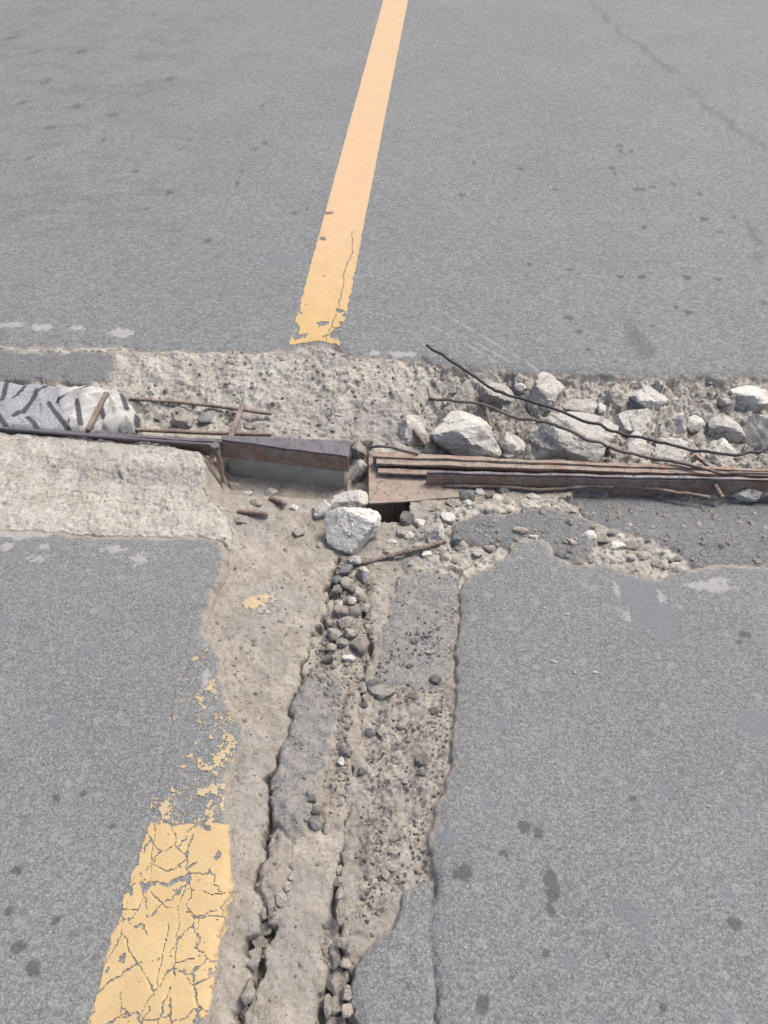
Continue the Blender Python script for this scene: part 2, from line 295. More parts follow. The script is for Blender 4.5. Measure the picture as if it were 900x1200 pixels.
FR = dict(
    strip=PX([(349, 803), (362, 789), (380, 786), (396, 800), (393, 840), (384, 880), (372, 925), (359, 966), (347, 978), (329, 975), (317, 962), (318, 935), (326, 895), (336, 850)], -0.012),
    rough=PX([(398, 802), (412, 797), (424, 806), (420, 850), (410, 890), (404, 940), (400, 975), (386, 975), (378, 955), (384, 905), (394, 850)], -0.02),
    small=PX([(313, 985), (325, 976), (341, 984), (342, 1010), (335, 1035), (326, 1058), (314, 1060), (308, 1040), (309, 1010)], -0.015),
    wedge=PX([(500, 1030), (485, 1036), (470, 1047), (461, 1075), (447, 1092), (430, 1104), (418, 1128), (411, 1155), (414, 1200), (414, 1290), (516, 1290), (516, 1200), (514, 1150), (514, 1090), (512, 1050)], 0),
    tongue=PX([(534, 617), (545, 604), (567, 598), (600, 598), (640, 592), (668, 596), (692, 606), (700, 622), (690, 648), (676, 650), (662, 652), (650, 642), (640, 640), (622, 638), (604, 640), (594, 634), (580, 632), (550, 630), (537, 626)], 0),
    sheet=np.vstack([PX([(666, 588), (674, 579), (690, 576), (750, 574), (800, 578), (830, 582), (900, 586), (1150, 600)], -0.035), PX([(1150, 695), (900, 678), (850, 672), (826, 666), (812, 652), (792, 638), (770, 630), (745, 618), (720, 612), (705, 606), (690, 597)], 0)]),
    remnant=GREYSLAB,
    oldpatch=PX([(-200, 412), (0, 411), (60, 412), (100, 413), (132, 414), (136, 430), (130, 446), (100, 448), (50, 446), (0, 444), (-200, 440)], -0.006),
)
FR_TOP = dict(strip=-0.010, rough=-0.019, small=-0.012, wedge=-0.003, tongue=-0.010, sheet=-0.006, oldpatch=-0.004, remnant=-0.016)
CONC_L = np.vstack([[[-15, P(0, 510)[1]+0.06]], PX([(-200, 496), (0, 504.5), (90, 509.5), (180, 518), (238, 527), (243, 540), (236, 560), (240, 580), (262, 594), (272, 612), (270, 640), (200, 634), (0, 622), (-200, 612)], -0.006), [[-15, P(0, 620)[1]-0.05]]])
RUBBLE_R = PX([(480, 690), (478, 640), (500, 600), (545, 585), (660, 578), (1150, 600), (1150, 690), (800, 680), (560, 690)], -0.02)
GRIT = PX([(440, 780), (470, 740), (530, 730), (533, 850), (527, 920), (506, 960), (505, 1030), (470, 1045), (440, 1085), (415, 1080), (420, 980), (430, 880)], -0.02)
K1 = (PX([(392, 655), (388, 700), (376, 745), (352, 790), (336, 850), (322, 900), (316, 945), (313, 975), (306, 1000), (306, 1058), (312, 1082), (304, 1105), (297, 1135), (288, 1165), (280, 1190), (268, 1260)], -0.03), np.array([3, 3, 2, 1.5, 1.2, 2, 3, 4, 2, 2, 7, 9, 8, 5, 2, 2])*0.00165)
K2 = (PX([(428, 690), (433, 760), (426, 800), (417, 850), (408, 900), (405, 950), (400, 1000), (398, 1058), (392, 1090), (393, 1130), (394, 1170), (395, 1210), (398, 1280)], -0.03), np.array([2, 2, 1.5, 1.5, 0.8, 0.8, 1.5, 3, 7, 11, 12, 13, 13])*0.00165)
K3 = (PX([(505, 1030), (503, 1080), (505, 1120), (508, 1160), (508, 1290)], 0), np.array([2.2, 0.3, 0.6, 1.2, 1.5])*0.0016)
CHAN = PX([(388, 650), (432, 650), (440, 700), (436, 770), (425, 800), (352, 800), (370, 750), (386, 700)], -0.03)
PIT = PX([(424, 580), (480, 578), (477, 598), (471, 610), (450, 613), (426, 610)], -0.05)
PITB = PX([(410, 520), (432, 520), (431, 575), (408, 575)], -0.05)
GAPL = PX([(262, 535), (404, 552), (404, 576), (380, 576), (300, 573), (262, 570)], -0.07)
PCR = [[(180, 960), (178, 1008), (171, 1042), (160, 1067), (144, 1094), (156, 1121), (171, 1150), (181, 1168)],
       [(231, 960), (221, 992), (217, 1033), (208, 1071), (206, 1100), (202, 1133), (179, 1162), (167, 1187), (160, 1215)],
       [(202, 1133), (227, 1154), (231, 1179), (239, 1210)], [(173, 1044), (190, 1056), (208, 1069)], [(219, 1042), (246, 1048), (275, 1044)],
       [(208, 1067), (233, 1075), (275, 1075)], [(196, 1083), (190, 1121), (183, 1146), (181, 1165)], [(204, 1129), (233, 1121), (275, 1112)],
       [(202, 1133), (202, 1150), (192, 1179), (181, 1215)], [(227, 1154), (250, 1141), (270, 1120)], [(144, 1094), (128, 1120), (118, 1150)], [(217, 1010), (196, 1022), (177, 1010)], [(160, 1067), (140, 1068), (125, 1080)],
       [(190, 1121), (165, 1128), (140, 1140), (110, 1170)], [(233, 1075), (228, 1098), (233, 1121)]]
PCR = [PX(c) for c in PCR]
ASC = [[(240, 745), (222, 775), (206, 800), (198, 850), (192, 900), (178, 945), (165, 990)], [(740, 373), (746, 390), (752, 412)]]
ASC = [PX(c) for c in ASC]
CONC_CR = [PX(c, -0.006) for c in ([(-200, 572), (0, 578), (70, 580), (150, 588), (262, 598)], [(150, 588), (148, 600), (152, 618)], [(200, 592), (201, 625)], [(60, 545), (110, 548), (150, 560), (190, 556)])]

def H(X, Y, full=False):
    """height of the ground (and material masks when full)"""
    wx = X + 0.008*fbm(X, Y, 0.06, 3, 11) + 0.0035*vn(X/0.012, Y/0.012, 12); wy = Y + 0.008*fbm(X, Y, 0.06, 3, 21) + 0.0035*vn(X/0.012, Y/0.012, 22)
    f1 = fbm(X, Y, 0.16, 3, 1); f2 = fbm(X, Y, 0.045, 4, 2, 0.6); f3 = fbm(X, Y, 0.011, 2, 3)
    ye, yb = far_edge(X), rail_ln(X); pxX = X   # band between rails and far slab
    u = np.clip((Y-yb)/(ye-yb), -1.5, 1.2); band = (Y > yb-0.01)
    xr = P(485, 480)[0]; right = sst(xr-0.04, xr+0.06, X)
    uc = np.clip(u, 0, 1)
    lump1, l2, lid = vor(wx+0.5*f2*0.02, wy, 0.075, 41); lum = (1-np.clip(lump1, 0, 1))
    w2 = 0.012*fbm(X, Y, 0.035, 3, 31); w3 = 0.012*fbm(X, Y, 0.035, 3, 32)
    pa, pc = plates(X+w2, Y+w3, 0.06, 33); pb, pc2 = plates(X+w3*0.6, Y+w2*0.6, 0.024, 34); pd, _ = plates(X+w2*0.3, Y+w3*0.3, 0.011, 35)
    rub = 0.016*pa+0.008*pb+0.0035*pd
    zb_l = -0.058+0.046*sst(0.15, 0.75, uc) + (0.014*(lum-0.55)+0.010*f2+0.25*rub)*sst(0.0, 0.35, uc)+0.15*rub + 0.002*f3
    zb_r = -0.078+0.054*sst(0.45, 1.0, uc) + 0.008*f2 + 1.5*rub + 0.002*f3
    zband = zb_l*(1-right)+zb_r*right
    # soil in front of the rails
    y0 = P(450, 700)[1]
    zs = -0.021 - 0.026*sst(y0-0.1, y0+0.28, Y) + 0.005*f1 + 0.0045*f2*(0.5+0.5*sst(y0-0.2, y0+0.1, Y)) + 0.0018*f3
    z = np.where(band, zband, zs)
    grey = np.where(band, (0.15+0.45*sst(-0.2, 0.5, f1)+0.45*(pc2 > 0.7))*(1-0.55*right), 0.0); dark = np.zeros_like(X); dust = np.zeros_like(X)
    mid = np.full(X.shape, 21, np.int32)
    mid[band & (u > 0.12+0.1*f2)] = 20
    s = sdf(CHAN, wx, wy); z -= 0.006*sst(0.01, -0.02, s)
    s = sdf(RUBBLE_R, wx, wy); k = sst(0.02, -0.02, s)*(~band); z = z*(1-k)+k*(-0.022+0.005*f2+0.55*rub+0.002*f3); mid[(s < 0)&(~band)&(f2 > -0.35)] = 20; grey = np.where((s < 0)&(~band), 0.5*(pc2 > 0.65), grey)
    s = sdf(GREYSLAB, wx, wy); k = sst(0.006, -0.006, s); z = z*(1-k)+k*(-0.018+0.003*f2+0.001*f3); grey = np.maximum(grey, k*0.95); dark = np.maximum(dark, 0.35*k)
    s = sdf(GRIT, wx, wy); k = sst(0.03, -0.02, s); dark = np.maximum(dark, 0.9*k); z += k*0.004*np.maximum(f2, 0)+k*0.003*vn(X/0.009, Y/0.009, 77)
    leftside = sst(0.0, -0.02, X+0.16-0.1*(Y-0.9)); grey = np.maximum(grey, 0.6*sst(-0.15, 0.55, fbm(X, Y, 0.1, 4, 61))*(~band))
    s = sdf(GAPL, X, Y); z = z-(0.050*sst(0.07, -0.01, s)+0.02*sst(0.015, -0.004, s))*(s < 0.08)
    s = sdf(PIT, wx, wy); z -= 0.48*sst(0.006, -0.003, s)
    s = sdf(PITB, wx, wy); z -= 0.04*sst(0.01, -0.006, s)
    # left concrete kerb strip beside the rail
    s = sdf(CONC_L, wx, wy, 0.3); z = z+np.where((s > 0)&(~band), 0.020*np.exp(-np.clip(s, 0, 1)/0.05)*sst(0.0, 0.08, sdf(GAPL, X, Y, 0.3)), 0); k = sst(0.008, -0.008, s)
    q1, _, qi = vor(X+0.4*w2, Y+0.4*w3, 0.021, 51); q2, _, qj = vor(X+0.3*w3, Y+0.3*w2, 0.012, 52)
    pits_ = 0.0055*sst(0.34, 0.12, q1+0.15*f3)*(qi > 0.55)+0.004*sst(0.36, 0.15, q2+0.15*f3)*(qj > 0.6)
    ub = sst(-0.20, -0.30, u)*sst(-0.46, -0.40, u)*sst(-0.5, 0.5, f1+0.5*f2)
    zc = -0.005 + 0.0035*f2 + 0.0012*f3 + 0.10*rub - 0.004*ub + 0.45*rub*ub - 0.55*pits_ - 0.006*np.exp(-np.clip(-s, 0, 1)/0.010)
    for c in CONC_CR: zc -= 0.006*sst(0.004, 0.0, dline(c, X+2.2*w2, Y+2.2*w3))*sst(-0.3, 0.4, fbm(X, Y, 0.09, 2, 96))
    z = z*(1-k)+k*zc; mid[s < 0.004] = 20; grey = np.where(s < 0, 0.25*sst(-0.1, 0.6, f1)+0.6*ub, grey)
    # open cracks
    for kk, dep in ((K1, 0.042), (K2, 0.036)):
        d = dline(kk[0], X+1.8*w2, Y+1.8*w3, kk[1])+0.0045*(0.35+fbm(X, Y, 0.05, 3, 97)); z -= dep*sst(0.004, -0.006, d) + 0.010*sst(0.035, 0.0, d)*(0.6+0.4*f1)
    # broken pieces of old surfacing
    fid = {}
    for i, (n, poly) in enumerate(FR.items()):
        s = sdf(poly, X+(1.0 if n in ('strip', 'rough', 'small') else 0.7)*w2+(wx-X)*0.6, Y+w3+(wy-Y)*0.6)+0.002*pb-(0.008 if n in ('sheet', 'tongue') else 0); k = sst(0.007 if n in ('sheet', 'tongue') else 0.004, -0.003, s)
        amp = dict(rough=0.007, strip=0.0045, small=0.004, remnant=0.003).get(n, 0.0015)
        zt = FR_TOP[n] + amp*f2 + 0.4*amp*f3 - 0.007*np.exp(-np.clip(-s, 0, 1)/0.010) + (0.004*f1 if n in ('sheet', 'tongue', 'oldpatch') else 0) - ((0.052 if n == 'sheet' else 0.018)*sst(yb-0.26, yb-0.05, Y) if n in ('sheet', 'tongue') else 0)
        z = z*(1-k)+k*zt; mid[s < 0.0025] = 3+i
        dd = dict(strip=0.45, rough=0.75, small=0.65, wedge=0.12, tongue=0.22, sheet=0.12, oldpatch=0.15, remnant=0.42)[n]
        dust = np.where(s < 0.003, np.maximum(dd, 0.75*np.exp(-np.clip(-s, 0, 1)/0.008)), dust)
    # the three surviving slabs
    wear = np.exp(-np.clip(np.abs(X+0.05), 0, 9)/0.6)
    for i, poly in ((1, LEFT), (2, RIGHT)):
        s = sdf(poly, wx, wy, 20); k = sst(0.0035, -0.003, s); di = np.clip(-s, 0, 1)
        zt = 0.0015*f1 + 0.0006*f2 - 0.008*np.exp(-di/0.009) - 0.003*np.exp(-di/0.05)
        z = z*(1-k)+k*zt; mid[s < 0.0025] = i; dust = np.where(s < 0.003, 0.72*np.exp(-di/0.011)+0.18*np.exp(-di/0.06), dust)
    d = dline(K3[0], wx, wy, K3[1]); dust *= np.where(d < 0.5, sst(-0.01, 0.035, d), 1); z -= 0.008*sst(0.003, -0.003, d)*sst(-0.7, 0.0, fbm(X, Y, 0.05, 2, 95)); dust = np.maximum(dust, 0.35*sst(0.005, 0.0, d))
    s = ye - (Y + (wy-Y)*1.2) + 0.002*pb; k = sst(0.011, -0.004, s); di = np.clip(-s, 0, 50)
    zt = 0.0015*f1*(Y < 4) + 0.0004*f2*(Y < 3) - (0.006+0.004*right)*np.exp(-di/0.012) - 0.004*np.exp(-di/0.06)
    z = z*(1-k)+k*zt; mid[s < 0.0025] = 0; dust = np.where(s < 0.003, 0.7*np.exp(-di/0.010)+0.16*np.exp(-di/0.07), dust)
    ax_, ay_ = X+0.006*fbm(X, Y, 0.03, 4, 722, 0.6), Y+0.006*fbm(X, Y, 0.03, 4, 723, 0.6)
    for c in PCR: z -= 0.0010*sst(0.0014, 0.0003, dline(c, ax_, ay_))
    for c in ASC: z -= 0.0025*sst(0.004, 0.0, dline(c, wx, wy))
    if not full: return z
    return z, mid, dict(dust=np.clip(dust, 0, 1), grey=np.clip(grey, 0, 1), dark=np.clip(dark, 0, 1))
def Hp(x, y): return float(H(np.array([x]), np.array([y]))[0])

# stains, cement splashes and smooth bluish patches with shapes of their own: (px, py, rx, ry in photo pixels)
STAINS = [(667, 372, 8, 4), (678, 389, 7, 4), (752, 325, 7, 4), (805, 325, 7, 4), (842, 327, 7, 3), (806, 366, 8, 5), (792, 360, 5, 3), (748, 222, 10, 4), (765, 220, 7, 3), (610, 198, 6, 3), (541, 228, 7, 4), (717, 197, 6, 3), (720, 203, 4, 2), (727, 172, 6, 2.5), (727, 177, 4, 2), (650, 223, 5, 2.5), (755, 266, 5, 4), (727, 324, 7, 3), (790, 215, 5, 3), (820, 227, 5, 3), (845, 272, 6, 3), (555, 192, 5, 2), (620, 310, 6, 3), (667, 316, 5, 3), (740, 178, 4, 2), (895, 355, 5, 3), (690, 410, 5, 3), (825, 257, 8, 3), (860, 255, 6, 3), (750, 338, 4, 2), (765, 382, 5, 2),
          (244, 282, 7, 3.5), (198, 226, 6, 4), (172, 245, 5, 3), (300, 175, 5, 3), (310, 168, 5, 2.5), (282, 200, 4, 3), (278, 215, 3, 5), (308, 125, 5, 3), (345, 250, 4, 3), (360, 245, 4, 3), (130, 135, 10, 4), (120, 165, 6, 4), (55, 95, 12, 4), (90, 125, 12, 4), (160, 200, 7, 3), (15, 45, 10, 3), (200, 92, 6, 2.5), (240, 55, 7, 2.5), (45, 60, 9, 3), (95, 60, 8, 3), (28, 120, 8, 4), (60, 150, 7, 4), (35, 185, 8, 4), (75, 228, 6, 3), (20, 110, 5, 3),
          (616, 969, 10, 9), (630, 976, 6, 8), (543, 1023, 13, 12), (644, 1030, 9, 11), (648, 1045, 9, 13), (645, 1065, 5, 11), (640, 1117, 5, 6), (861, 1083, 8, 8), (566, 1177, 10, 13), (778, 1181, 6, 6), (872, 743, 7, 5), (866, 752, 4, 3), (600, 1145, 4, 4), (712, 1120, 4, 4), (590, 1000, 6, 5), (742, 936, 5, 4), (38, 1135, 11, 10), (22, 1110, 9, 8), (66, 1078, 6, 6), (10, 1068, 6, 6), (98, 930, 5, 5), (132, 968, 4, 5), (18, 1020, 8, 6), (66, 935, 5, 5)]
STREAK = [[(695, 5), (715, 25), (730, 40), (752, 55), (770, 70), (782, 82), (795, 86)], [(810, 103), (825, 120), (840, 132), (855, 145), (870, 157), (900, 172)], [(740, 373), (747, 395), (752, 412)], [(875, 262), (888, 285), (897, 308)]]
BLUE = [(740, 690, 34, 20), (765, 722, 30, 22), (782, 745, 16, 14), (885, 850, 22, 18), (740, 1068, 20, 17), (853, 1049, 9, 9), (330, 305, 20, 6), (525, 980, 12, 9), (668, 1128, 10, 14), (590, 848, 10, 9), (0, 730, 10, 14), (152, 790, 8, 6), (70, 845, 12, 8), (780, 928, 9, 8)]
SPLASH = [(48, 382, 14, 4), (92, 384, 8, 4), (140, 390, 18, 5), (10, 380, 14, 3), (45, 654, 12, 4), (8, 640, 12, 4), (30, 625, 26, 5), (132, 643, 14, 4), (162, 654, 8, 8), (52, 640, 7, 4), (832, 685, 22, 8), (722, 690, 4, 9), (735, 722, 5, 6), (775, 700, 4, 8), (240, 795, 5, 14), (440, 413, 18, 3), (470, 414, 16, 3)]
SCR = [[(530, 373), (580, 402), (630, 432)], [(508, 383), (550, 405), (592, 432)], [(545, 395), (600, 425)]]
def blobs(lst, X, Y, seed):
    out = np.zeros_like(X)
    for i, (px, py, rx, ry) in enumerate(lst):
        k_ = 0.72 if (seed == 300 and py < 450) else 1.0
        c = P(px, py); a = k_*rx*pxm(py); b = k_*abs(P(px, py-ry)[1]-P(px, py+ry)[1])/2
        m = (np.abs(X-c[0]) < a*1.7) & (np.abs(Y-c[1]) < b*1.7)
        if not m.any(): continue
        x, y = X[m], Y[m]; r = np.hypot((x-c[0])/a, (y-c[1])/b) + (0.95 if seed == 500 else 0.45)*fbm(x, y, max(a, 0.01)*(0.5 if seed == 500 else 0.8), 4, seed+i, 0.65)
        out[m] = np.maximum(out[m], sst(1.05, 0.75, r))
    return out

# ------------------------------------------------------------------ the ground sheet, split into its pieces
def axis(fine, mid, outer, step_f, step_m, limits, grow=1.045):
    a = [np.arange(fine[0], fine[1], step_f), np.arange(mid[0], fine[0]-step_m*0.5, step_m), np.arange(fine[1], mid[1], step_m)]
    for sgn, st in ((-1, mid[0]), (1, mid[1])):
        x, s, l = st, step_m, []
        while abs(x-st) < abs(limits[0 if sgn < 0 else 1]-st):
            s *= grow; x += sgn*s; l.append(x)
        a.append(np.array(l))
    v = np.unique(np.round(np.concatenate(a), 6)); keep = np.r_[True, np.diff(v) > 0.0012]; return v[keep]
gx = axis((-1.12, 1.12), (-1.12, 1.12), None, 0.0029, 0.0045, (-14, 14), 1.04)
gy = axis((0.22, 2.36), (0.22, 2.36), None, 0.0028, 0.0045, (-8, 70), 1.022)
X, Y = np.meshgrid(gx, gy); shp = X.shape; X = X.ravel(); Y = Y.ravel()
Z, MID, ATT = H(X, Y, True)
ATT['stain'] = blobs(STAINS, X, Y, 300); ATT['blue'] = blobs(BLUE, X, Y, 400); ATT['splash'] = blobs(SPLASH, X, Y, 500)
for c in STREAK:
    w = PX(c); d = dline(w, X+0.03*fbm(X, Y, 0.12, 3, 600), Y+0.03*fbm(X, Y, 0.12, 3, 601), None, 0.3); ATT['stain'] = np.maximum(ATT['stain'], 0.55*sst(0.035, 0.008, d)*sst(-0.8, 0.1, fbm(X, Y, 0.07, 3, 602)))
for c in SCR:
    d = dline(PX(c), X, Y, None, 0.3); ATT['splash'] = np.maximum(ATT['splash'], 0.55*sst(0.007, 0.002, d)*sst(-0.5, 0.1, fbm(X, Y, 0.03, 2, 603)))
sx = sst(-0.1, 0.75, fbm(X*0.35, Y, 0.05, 4, 640, 0.6))*sst(-0.2, -1.0, X+0.15*(Y-2.3))*sst(2.6, 3.2, Y); ATT['stain'] = np.maximum(ATT['stain'], 0.35*sx)
nx, ny = len(gx), len(gy); idx = np.arange(nx*ny).reshape(ny, nx)
Q = np.stack([idx[:-1, :-1], idx[:-1, 1:], idx[1:, 1:], idx[1:, :-1]], -1).reshape(-1, 4)
QM = MID[Q[:, 0]]; VV = np.stack([X, Y, Z], 1)
def piece(i, name, mat, keys=('dust', 'stain', 'blue', 'splash')):
    f = Q[QM == i]; u, inv = np.unique(f.ravel(), return_inverse=True)
    return mesh_np(name, VV[u], inv.reshape(-1, 4), mat, attrs={k: ATT[k][u] for k in keys})
tag(piece(0, 'road', M['asph_far'], ), kind='structure', label='smooth grey asphalt road beyond the broken joint')
tag(piece(1, 'road', M['asph_near']), kind='structure', label='coarse grey asphalt lane beside the cracked yellow line')
tag(piece(2, 'road', M['asph_near']), kind='structure', label='coarse grey asphalt lane beside the gritty broken strip')
FL = dict(strip='long narrow piece of old asphalt between the two open cracks', rough='crumbling dusty piece of asphalt beside the right-hand open crack', small='small dusty piece of asphalt below the long narrow one',
          wedge='tapered grey asphalt wedge split from the lane by a thin crack', tongue='tongue of grey asphalt surrounded by pale rubble beside the rusty plate', sheet='wide dark asphalt sheet lying against the front rail', remnant='dusty worn remnant of asphalt beside the stone-filled channel', oldpatch='dark rectangular asphalt patch above the striped cloth')
for i, n in enumerate(FR): tag(piece(3+i, 'asphalt_fragment', M['asph_near' if n in ('wedge', 'strip', 'remnant') else 'asph_frag']), FL[n], 'asphalt')
tag(piece(20, 'concrete_base', M['conc'], ('grey',)), kind='structure', label='worn pale concrete along the joint')
tag(piece(21, 'soil', M['soil'], ('grey', 'dark')), kind='structure', label='sandy soil and grit in the broken strip')
g = mesh_np('terrain', [(-600, -600, -0.6), (600, -600, -0.6), (600, 600, -0.6), (-600, 600, -0.6)], [(0, 1, 2, 3)], M['earth']); tag(g, kind='structure', label='earth beside the road')

# ------------------------------------------------------------------ yellow centre line: paint skin broken into pieces
def paint_skin(x0, x1, y0, y1, step, maskf, min_cells, parent, pale, stainf=None, lift=0.0016, mat=None, dusty=0.0):
    xs = np.arange(x0, x1, step); ys = np.arange(y0, y1, step); a, b = np.meshgrid(xs, ys); a_, b_ = a.ravel(), b.ravel()
    m = maskf(a_, b_).reshape(a.shape); z = (H(a_, b_)+lift).reshape(a.shape)
    lab = np.where(m, np.arange(m.size).reshape(m.shape), -1)
    for it in range(4000):                               # flood labels through connected cells
        old = lab
        p = np.pad(lab, 1, constant_values=-1); lab = np.where(m, np.maximum.reduce([p[1:-1, 1:-1], p[:-2, 1:-1], p[2:, 1:-1], p[1:-1, :-2], p[1:-1, 2:]]), -1)
        if it % 6 == 0:                                  # jump ahead: follow the label of the label
            f = lab.ravel(); lab = np.where(m, f[np.clip(lab, 0, None)], -1)
        if np.array_equal(lab, old) and it % 6 == 0: break
    V = np.stack([a_, b_, z.ravel()], 1); W_ = len(xs)
    st = stainf(a_, b_) if stainf else np.zeros_like(a_)
    cells = np.argwhere(m); ids = lab[m]; u, inv, cnt = np.unique(ids, return_inverse=True, return_counts=True)
    groups = [(np.where(inv == k)[0], False) for k in range(len(u)) if cnt[k] >= min_cells]
    rest = np.where(cnt[inv] < min_cells)[0]
    if len(rest): groups.append((rest, True))
    for sel, stuff in groups:
        c = cells[sel]; c = c[(c[:, 0] < len(ys)-1) & (c[:, 1] < W_-1)]
        if not len(c): continue
        i0 = c[:, 0]*W_+c[:, 1]; q = np.stack([i0, i0+1, i0+W_+1, i0+W_], 1)
        uu, iv = np.unique(q.ravel(), return_inverse=True); v = V[uu].copy()
        o = mesh_np('paint_flecks' if stuff else 'paint_piece', v-np.array(parent.location), iv.reshape(-1, 4), mat or M['paint'], parent, attrs=dict(dusty=(dusty(v[:, 0], v[:, 1]) if callable(dusty) else np.full(len(uu), dusty)), pale=np.clip(pale(v[:, 0], v[:, 1]), 0, 1), stain=st[uu]))
        if stuff: o['kind'] = 'stuff'
fl0, fl1, fr0, fr1 = P(338, 405), P(449, 0), P(398, 405), P(478, 0)
def lx(p, q, y): return p[0]+(q[0]-p[0])*(y-p[1])/(q[1]-p[1])
def far_mask(a, b):
    wob = 0.003*fbm(a, b, 0.03, 3, 700); l = lx(fl0, fl1, b)+wob; r = lx(fr0, fr1, b)+wob+0.003*fbm(a, b, 0.02, 3, 701)
    m = (a > l) & (a < r) & (b > far_edge(a)+0.014+0.006*fbm(a, b, 0.02, 3, 702))
    w = sst(P(380, 310)[1], P(380, 400)[1], b); edge = np.minimum(a-l, r-a)
    worn = fbm(a, b*0.7, 0.028, 4, 703, 0.6) + 0.9*w - 0.9*sst(0.0, 0.05, edge)*w > 0.95-0.18*w
    crk = dline(PX([(418, 255), (412, 275), (413, 295), (403, 320), (400, 345), (393, 370), (382, 400)]), a+0.004*fbm(a, b, 0.02, 2, 704), b) < 0.0016
    return m & ~worn & ~crk & ~(blobs([(378, 380, 8, 3), (345, 385, 7, 4)], a, b, 710) > 0.5)
line_far = tag(empty('centre_line', (float((fl0[0]+fr0[0])/2), float(fl0[1]), 0)), 'unbroken pale yellow centre line on the smooth road beyond the joint', 'road marking', 'yellow centre line lengths')
far_st = lambda a, b: 0.85*(blobs([(385, 250, 7, 2.5), (378, 280, 4, 2.2), (380, 281, 3, 2)], a, b, 711) > 0.45)
yj = P(400, 270)[1]
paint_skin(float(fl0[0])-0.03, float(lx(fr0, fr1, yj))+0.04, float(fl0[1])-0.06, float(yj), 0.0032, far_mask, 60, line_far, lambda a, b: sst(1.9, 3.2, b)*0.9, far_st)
ylong = np.concatenate([np.arange(yj-0.004, 6.8, 0.012), np.arange(6.8, 60, 0.4)])  # the long clean stretch
cols = np.linspace(0, 1, 13); V = []
for y in ylong:
    for c in cols:
        l, r = lx(fl0, fl1, y), lx(fr0, fr1, y); e = 0.003*float(hsh(np.array([int(y*80)]), np.array([int(c*2)]), 5)[0]) if c in (0, 1) else 0
        V.append((l+(r-l)*c+e, y, 0))
V = np.array(V); V[:, 2] = H(V[:, 0], V[:, 1])+0.0018+0.002*sst(6, 9, V[:, 1]); n = len(cols); ii = np.arange(len(ylong)-1)[:, None]*n+np.arange(n-1)[None]; ii = ii.ravel()
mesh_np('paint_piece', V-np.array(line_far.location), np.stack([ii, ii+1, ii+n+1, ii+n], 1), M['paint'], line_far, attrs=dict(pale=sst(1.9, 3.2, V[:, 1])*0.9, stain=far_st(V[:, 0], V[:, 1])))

NEAR_ST = np.vstack([PX([(176, 964), (200, 968), (235, 965), (268, 966), (270, 1010), (271, 1042), (264, 1070), (259, 1095), (251, 1130), (247, 1165), (240, 1200), (232, 1240)]), PX([(86, 1240), (102, 1200), (130, 1105), (150, 1040)])])
RESID = PX([(236, 748), (255, 760), (262, 800), (284, 850), (270, 900), (262, 940), (270, 975), (172, 985), (178, 930), (196, 860), (212, 800)])
NEARB = PX([(232, 1240), (86, 1240), (60, 1330), (205, 1330)])
def near_mask(a, b):
    s = sdf(NEAR_ST, a+0.004*fbm(a, b, 0.02, 3, 720), b+0.004*fbm(a, b, 0.02, 3, 721)); m = s < 0
    for c in PCR: m &= dline(c, a+0.006*fbm(a, b, 0.03, 4, 722, 0.6), b+0.006*fbm(a, b, 0.03, 4, 723, 0.6)) > 0.0010+0.0010*vn(a/0.03, b/0.03, 724)
    v1_, v2_, _ = vor(a+0.010*fbm(a, b, 0.03, 4, 736, 0.6), b*0.75+0.010*fbm(a, b, 0.03, 4, 737, 0.6), 0.050, 738); m &= ~((v2_-v1_ < 0.035) & (fbm(a, b, 0.10, 2, 739) > 0.0))
    m &= ~((fbm(a, b, 0.02, 4, 725, 0.6) > 0.52+6*np.clip(-s, 0, 0.05)))
    r = sdf(RESID, a, b); py = sst(P(230, 800)[1], P(230, 950)[1], b)
    ridge = np.abs(fbm(a, b, 0.022, 4, 727, 0.7))
    fle = (r < 0) & ((fbm(a, b, 0.032, 5, 726, 0.8) > 0.46-0.10*py) | ((ridge < 0.05) & (fbm(a, b, 0.05, 3, 728) > 0.22))) & (sdf(LEFT, a, b, 20) < -0.004) & (fbm(a, b, 0.09, 2, 729) > -0.35)
    return m | fle
line_near = tag(empty('centre_line', (*P(185, 1080)[:2], 0)), 'cracked crazed yellow centre line flaking off beside the dug-out strip', 'road marking', 'yellow centre line lengths')
lo = NEAR_ST.min(0); hi = np.maximum(NEAR_ST.max(0), RESID.max(0))
paint_skin(float(lo[0])-0.01, float(hi[0])+0.01, float(lo[1])-0.01, float(hi[1])+0.01, 0.0019, near_mask, 90, line_near, lambda a, b: 0.12+0*a, dusty=lambda a, b: 0.34+0.55*sst(P(220, 968)[1], P(220, 955)[1], b))
spot = tag(empty('paint_spot', (*P(303, 698, -0.04)[:2], 0)), 'yellow and white paint blot on the sandy soil below the bent rail', 'paint')
def spot_mask(a, b): return (blobs([(294, 700, 13, 9), (304, 696, 9, 7)], a, b, 730) > 0.45) & (fbm(a, b, 0.012, 3, 731) < 0.45)
def spot_white(a, b): return (blobs([(317, 696, 9, 11), (312, 708, 12, 6), (318, 686, 7, 4)], a, b, 733) > 0.45) & (np.abs(fbm(a, b, 0.016, 3, 734)) < 0.38) & ~spot_mask(a, b)
sb = (float(P(270, 700)[0]), float(P(345, 700)[0]), float(P(300, 730)[1]), float(P(300, 670)[1]))
paint_skin(*sb, 0.002, spot_mask, 60, spot, lambda a, b: 0.5+0*a, dusty=0.75)
paint_skin(*sb, 0.002, spot_white, 60, spot, lambda a, b: 0*a, mat=M['white'])

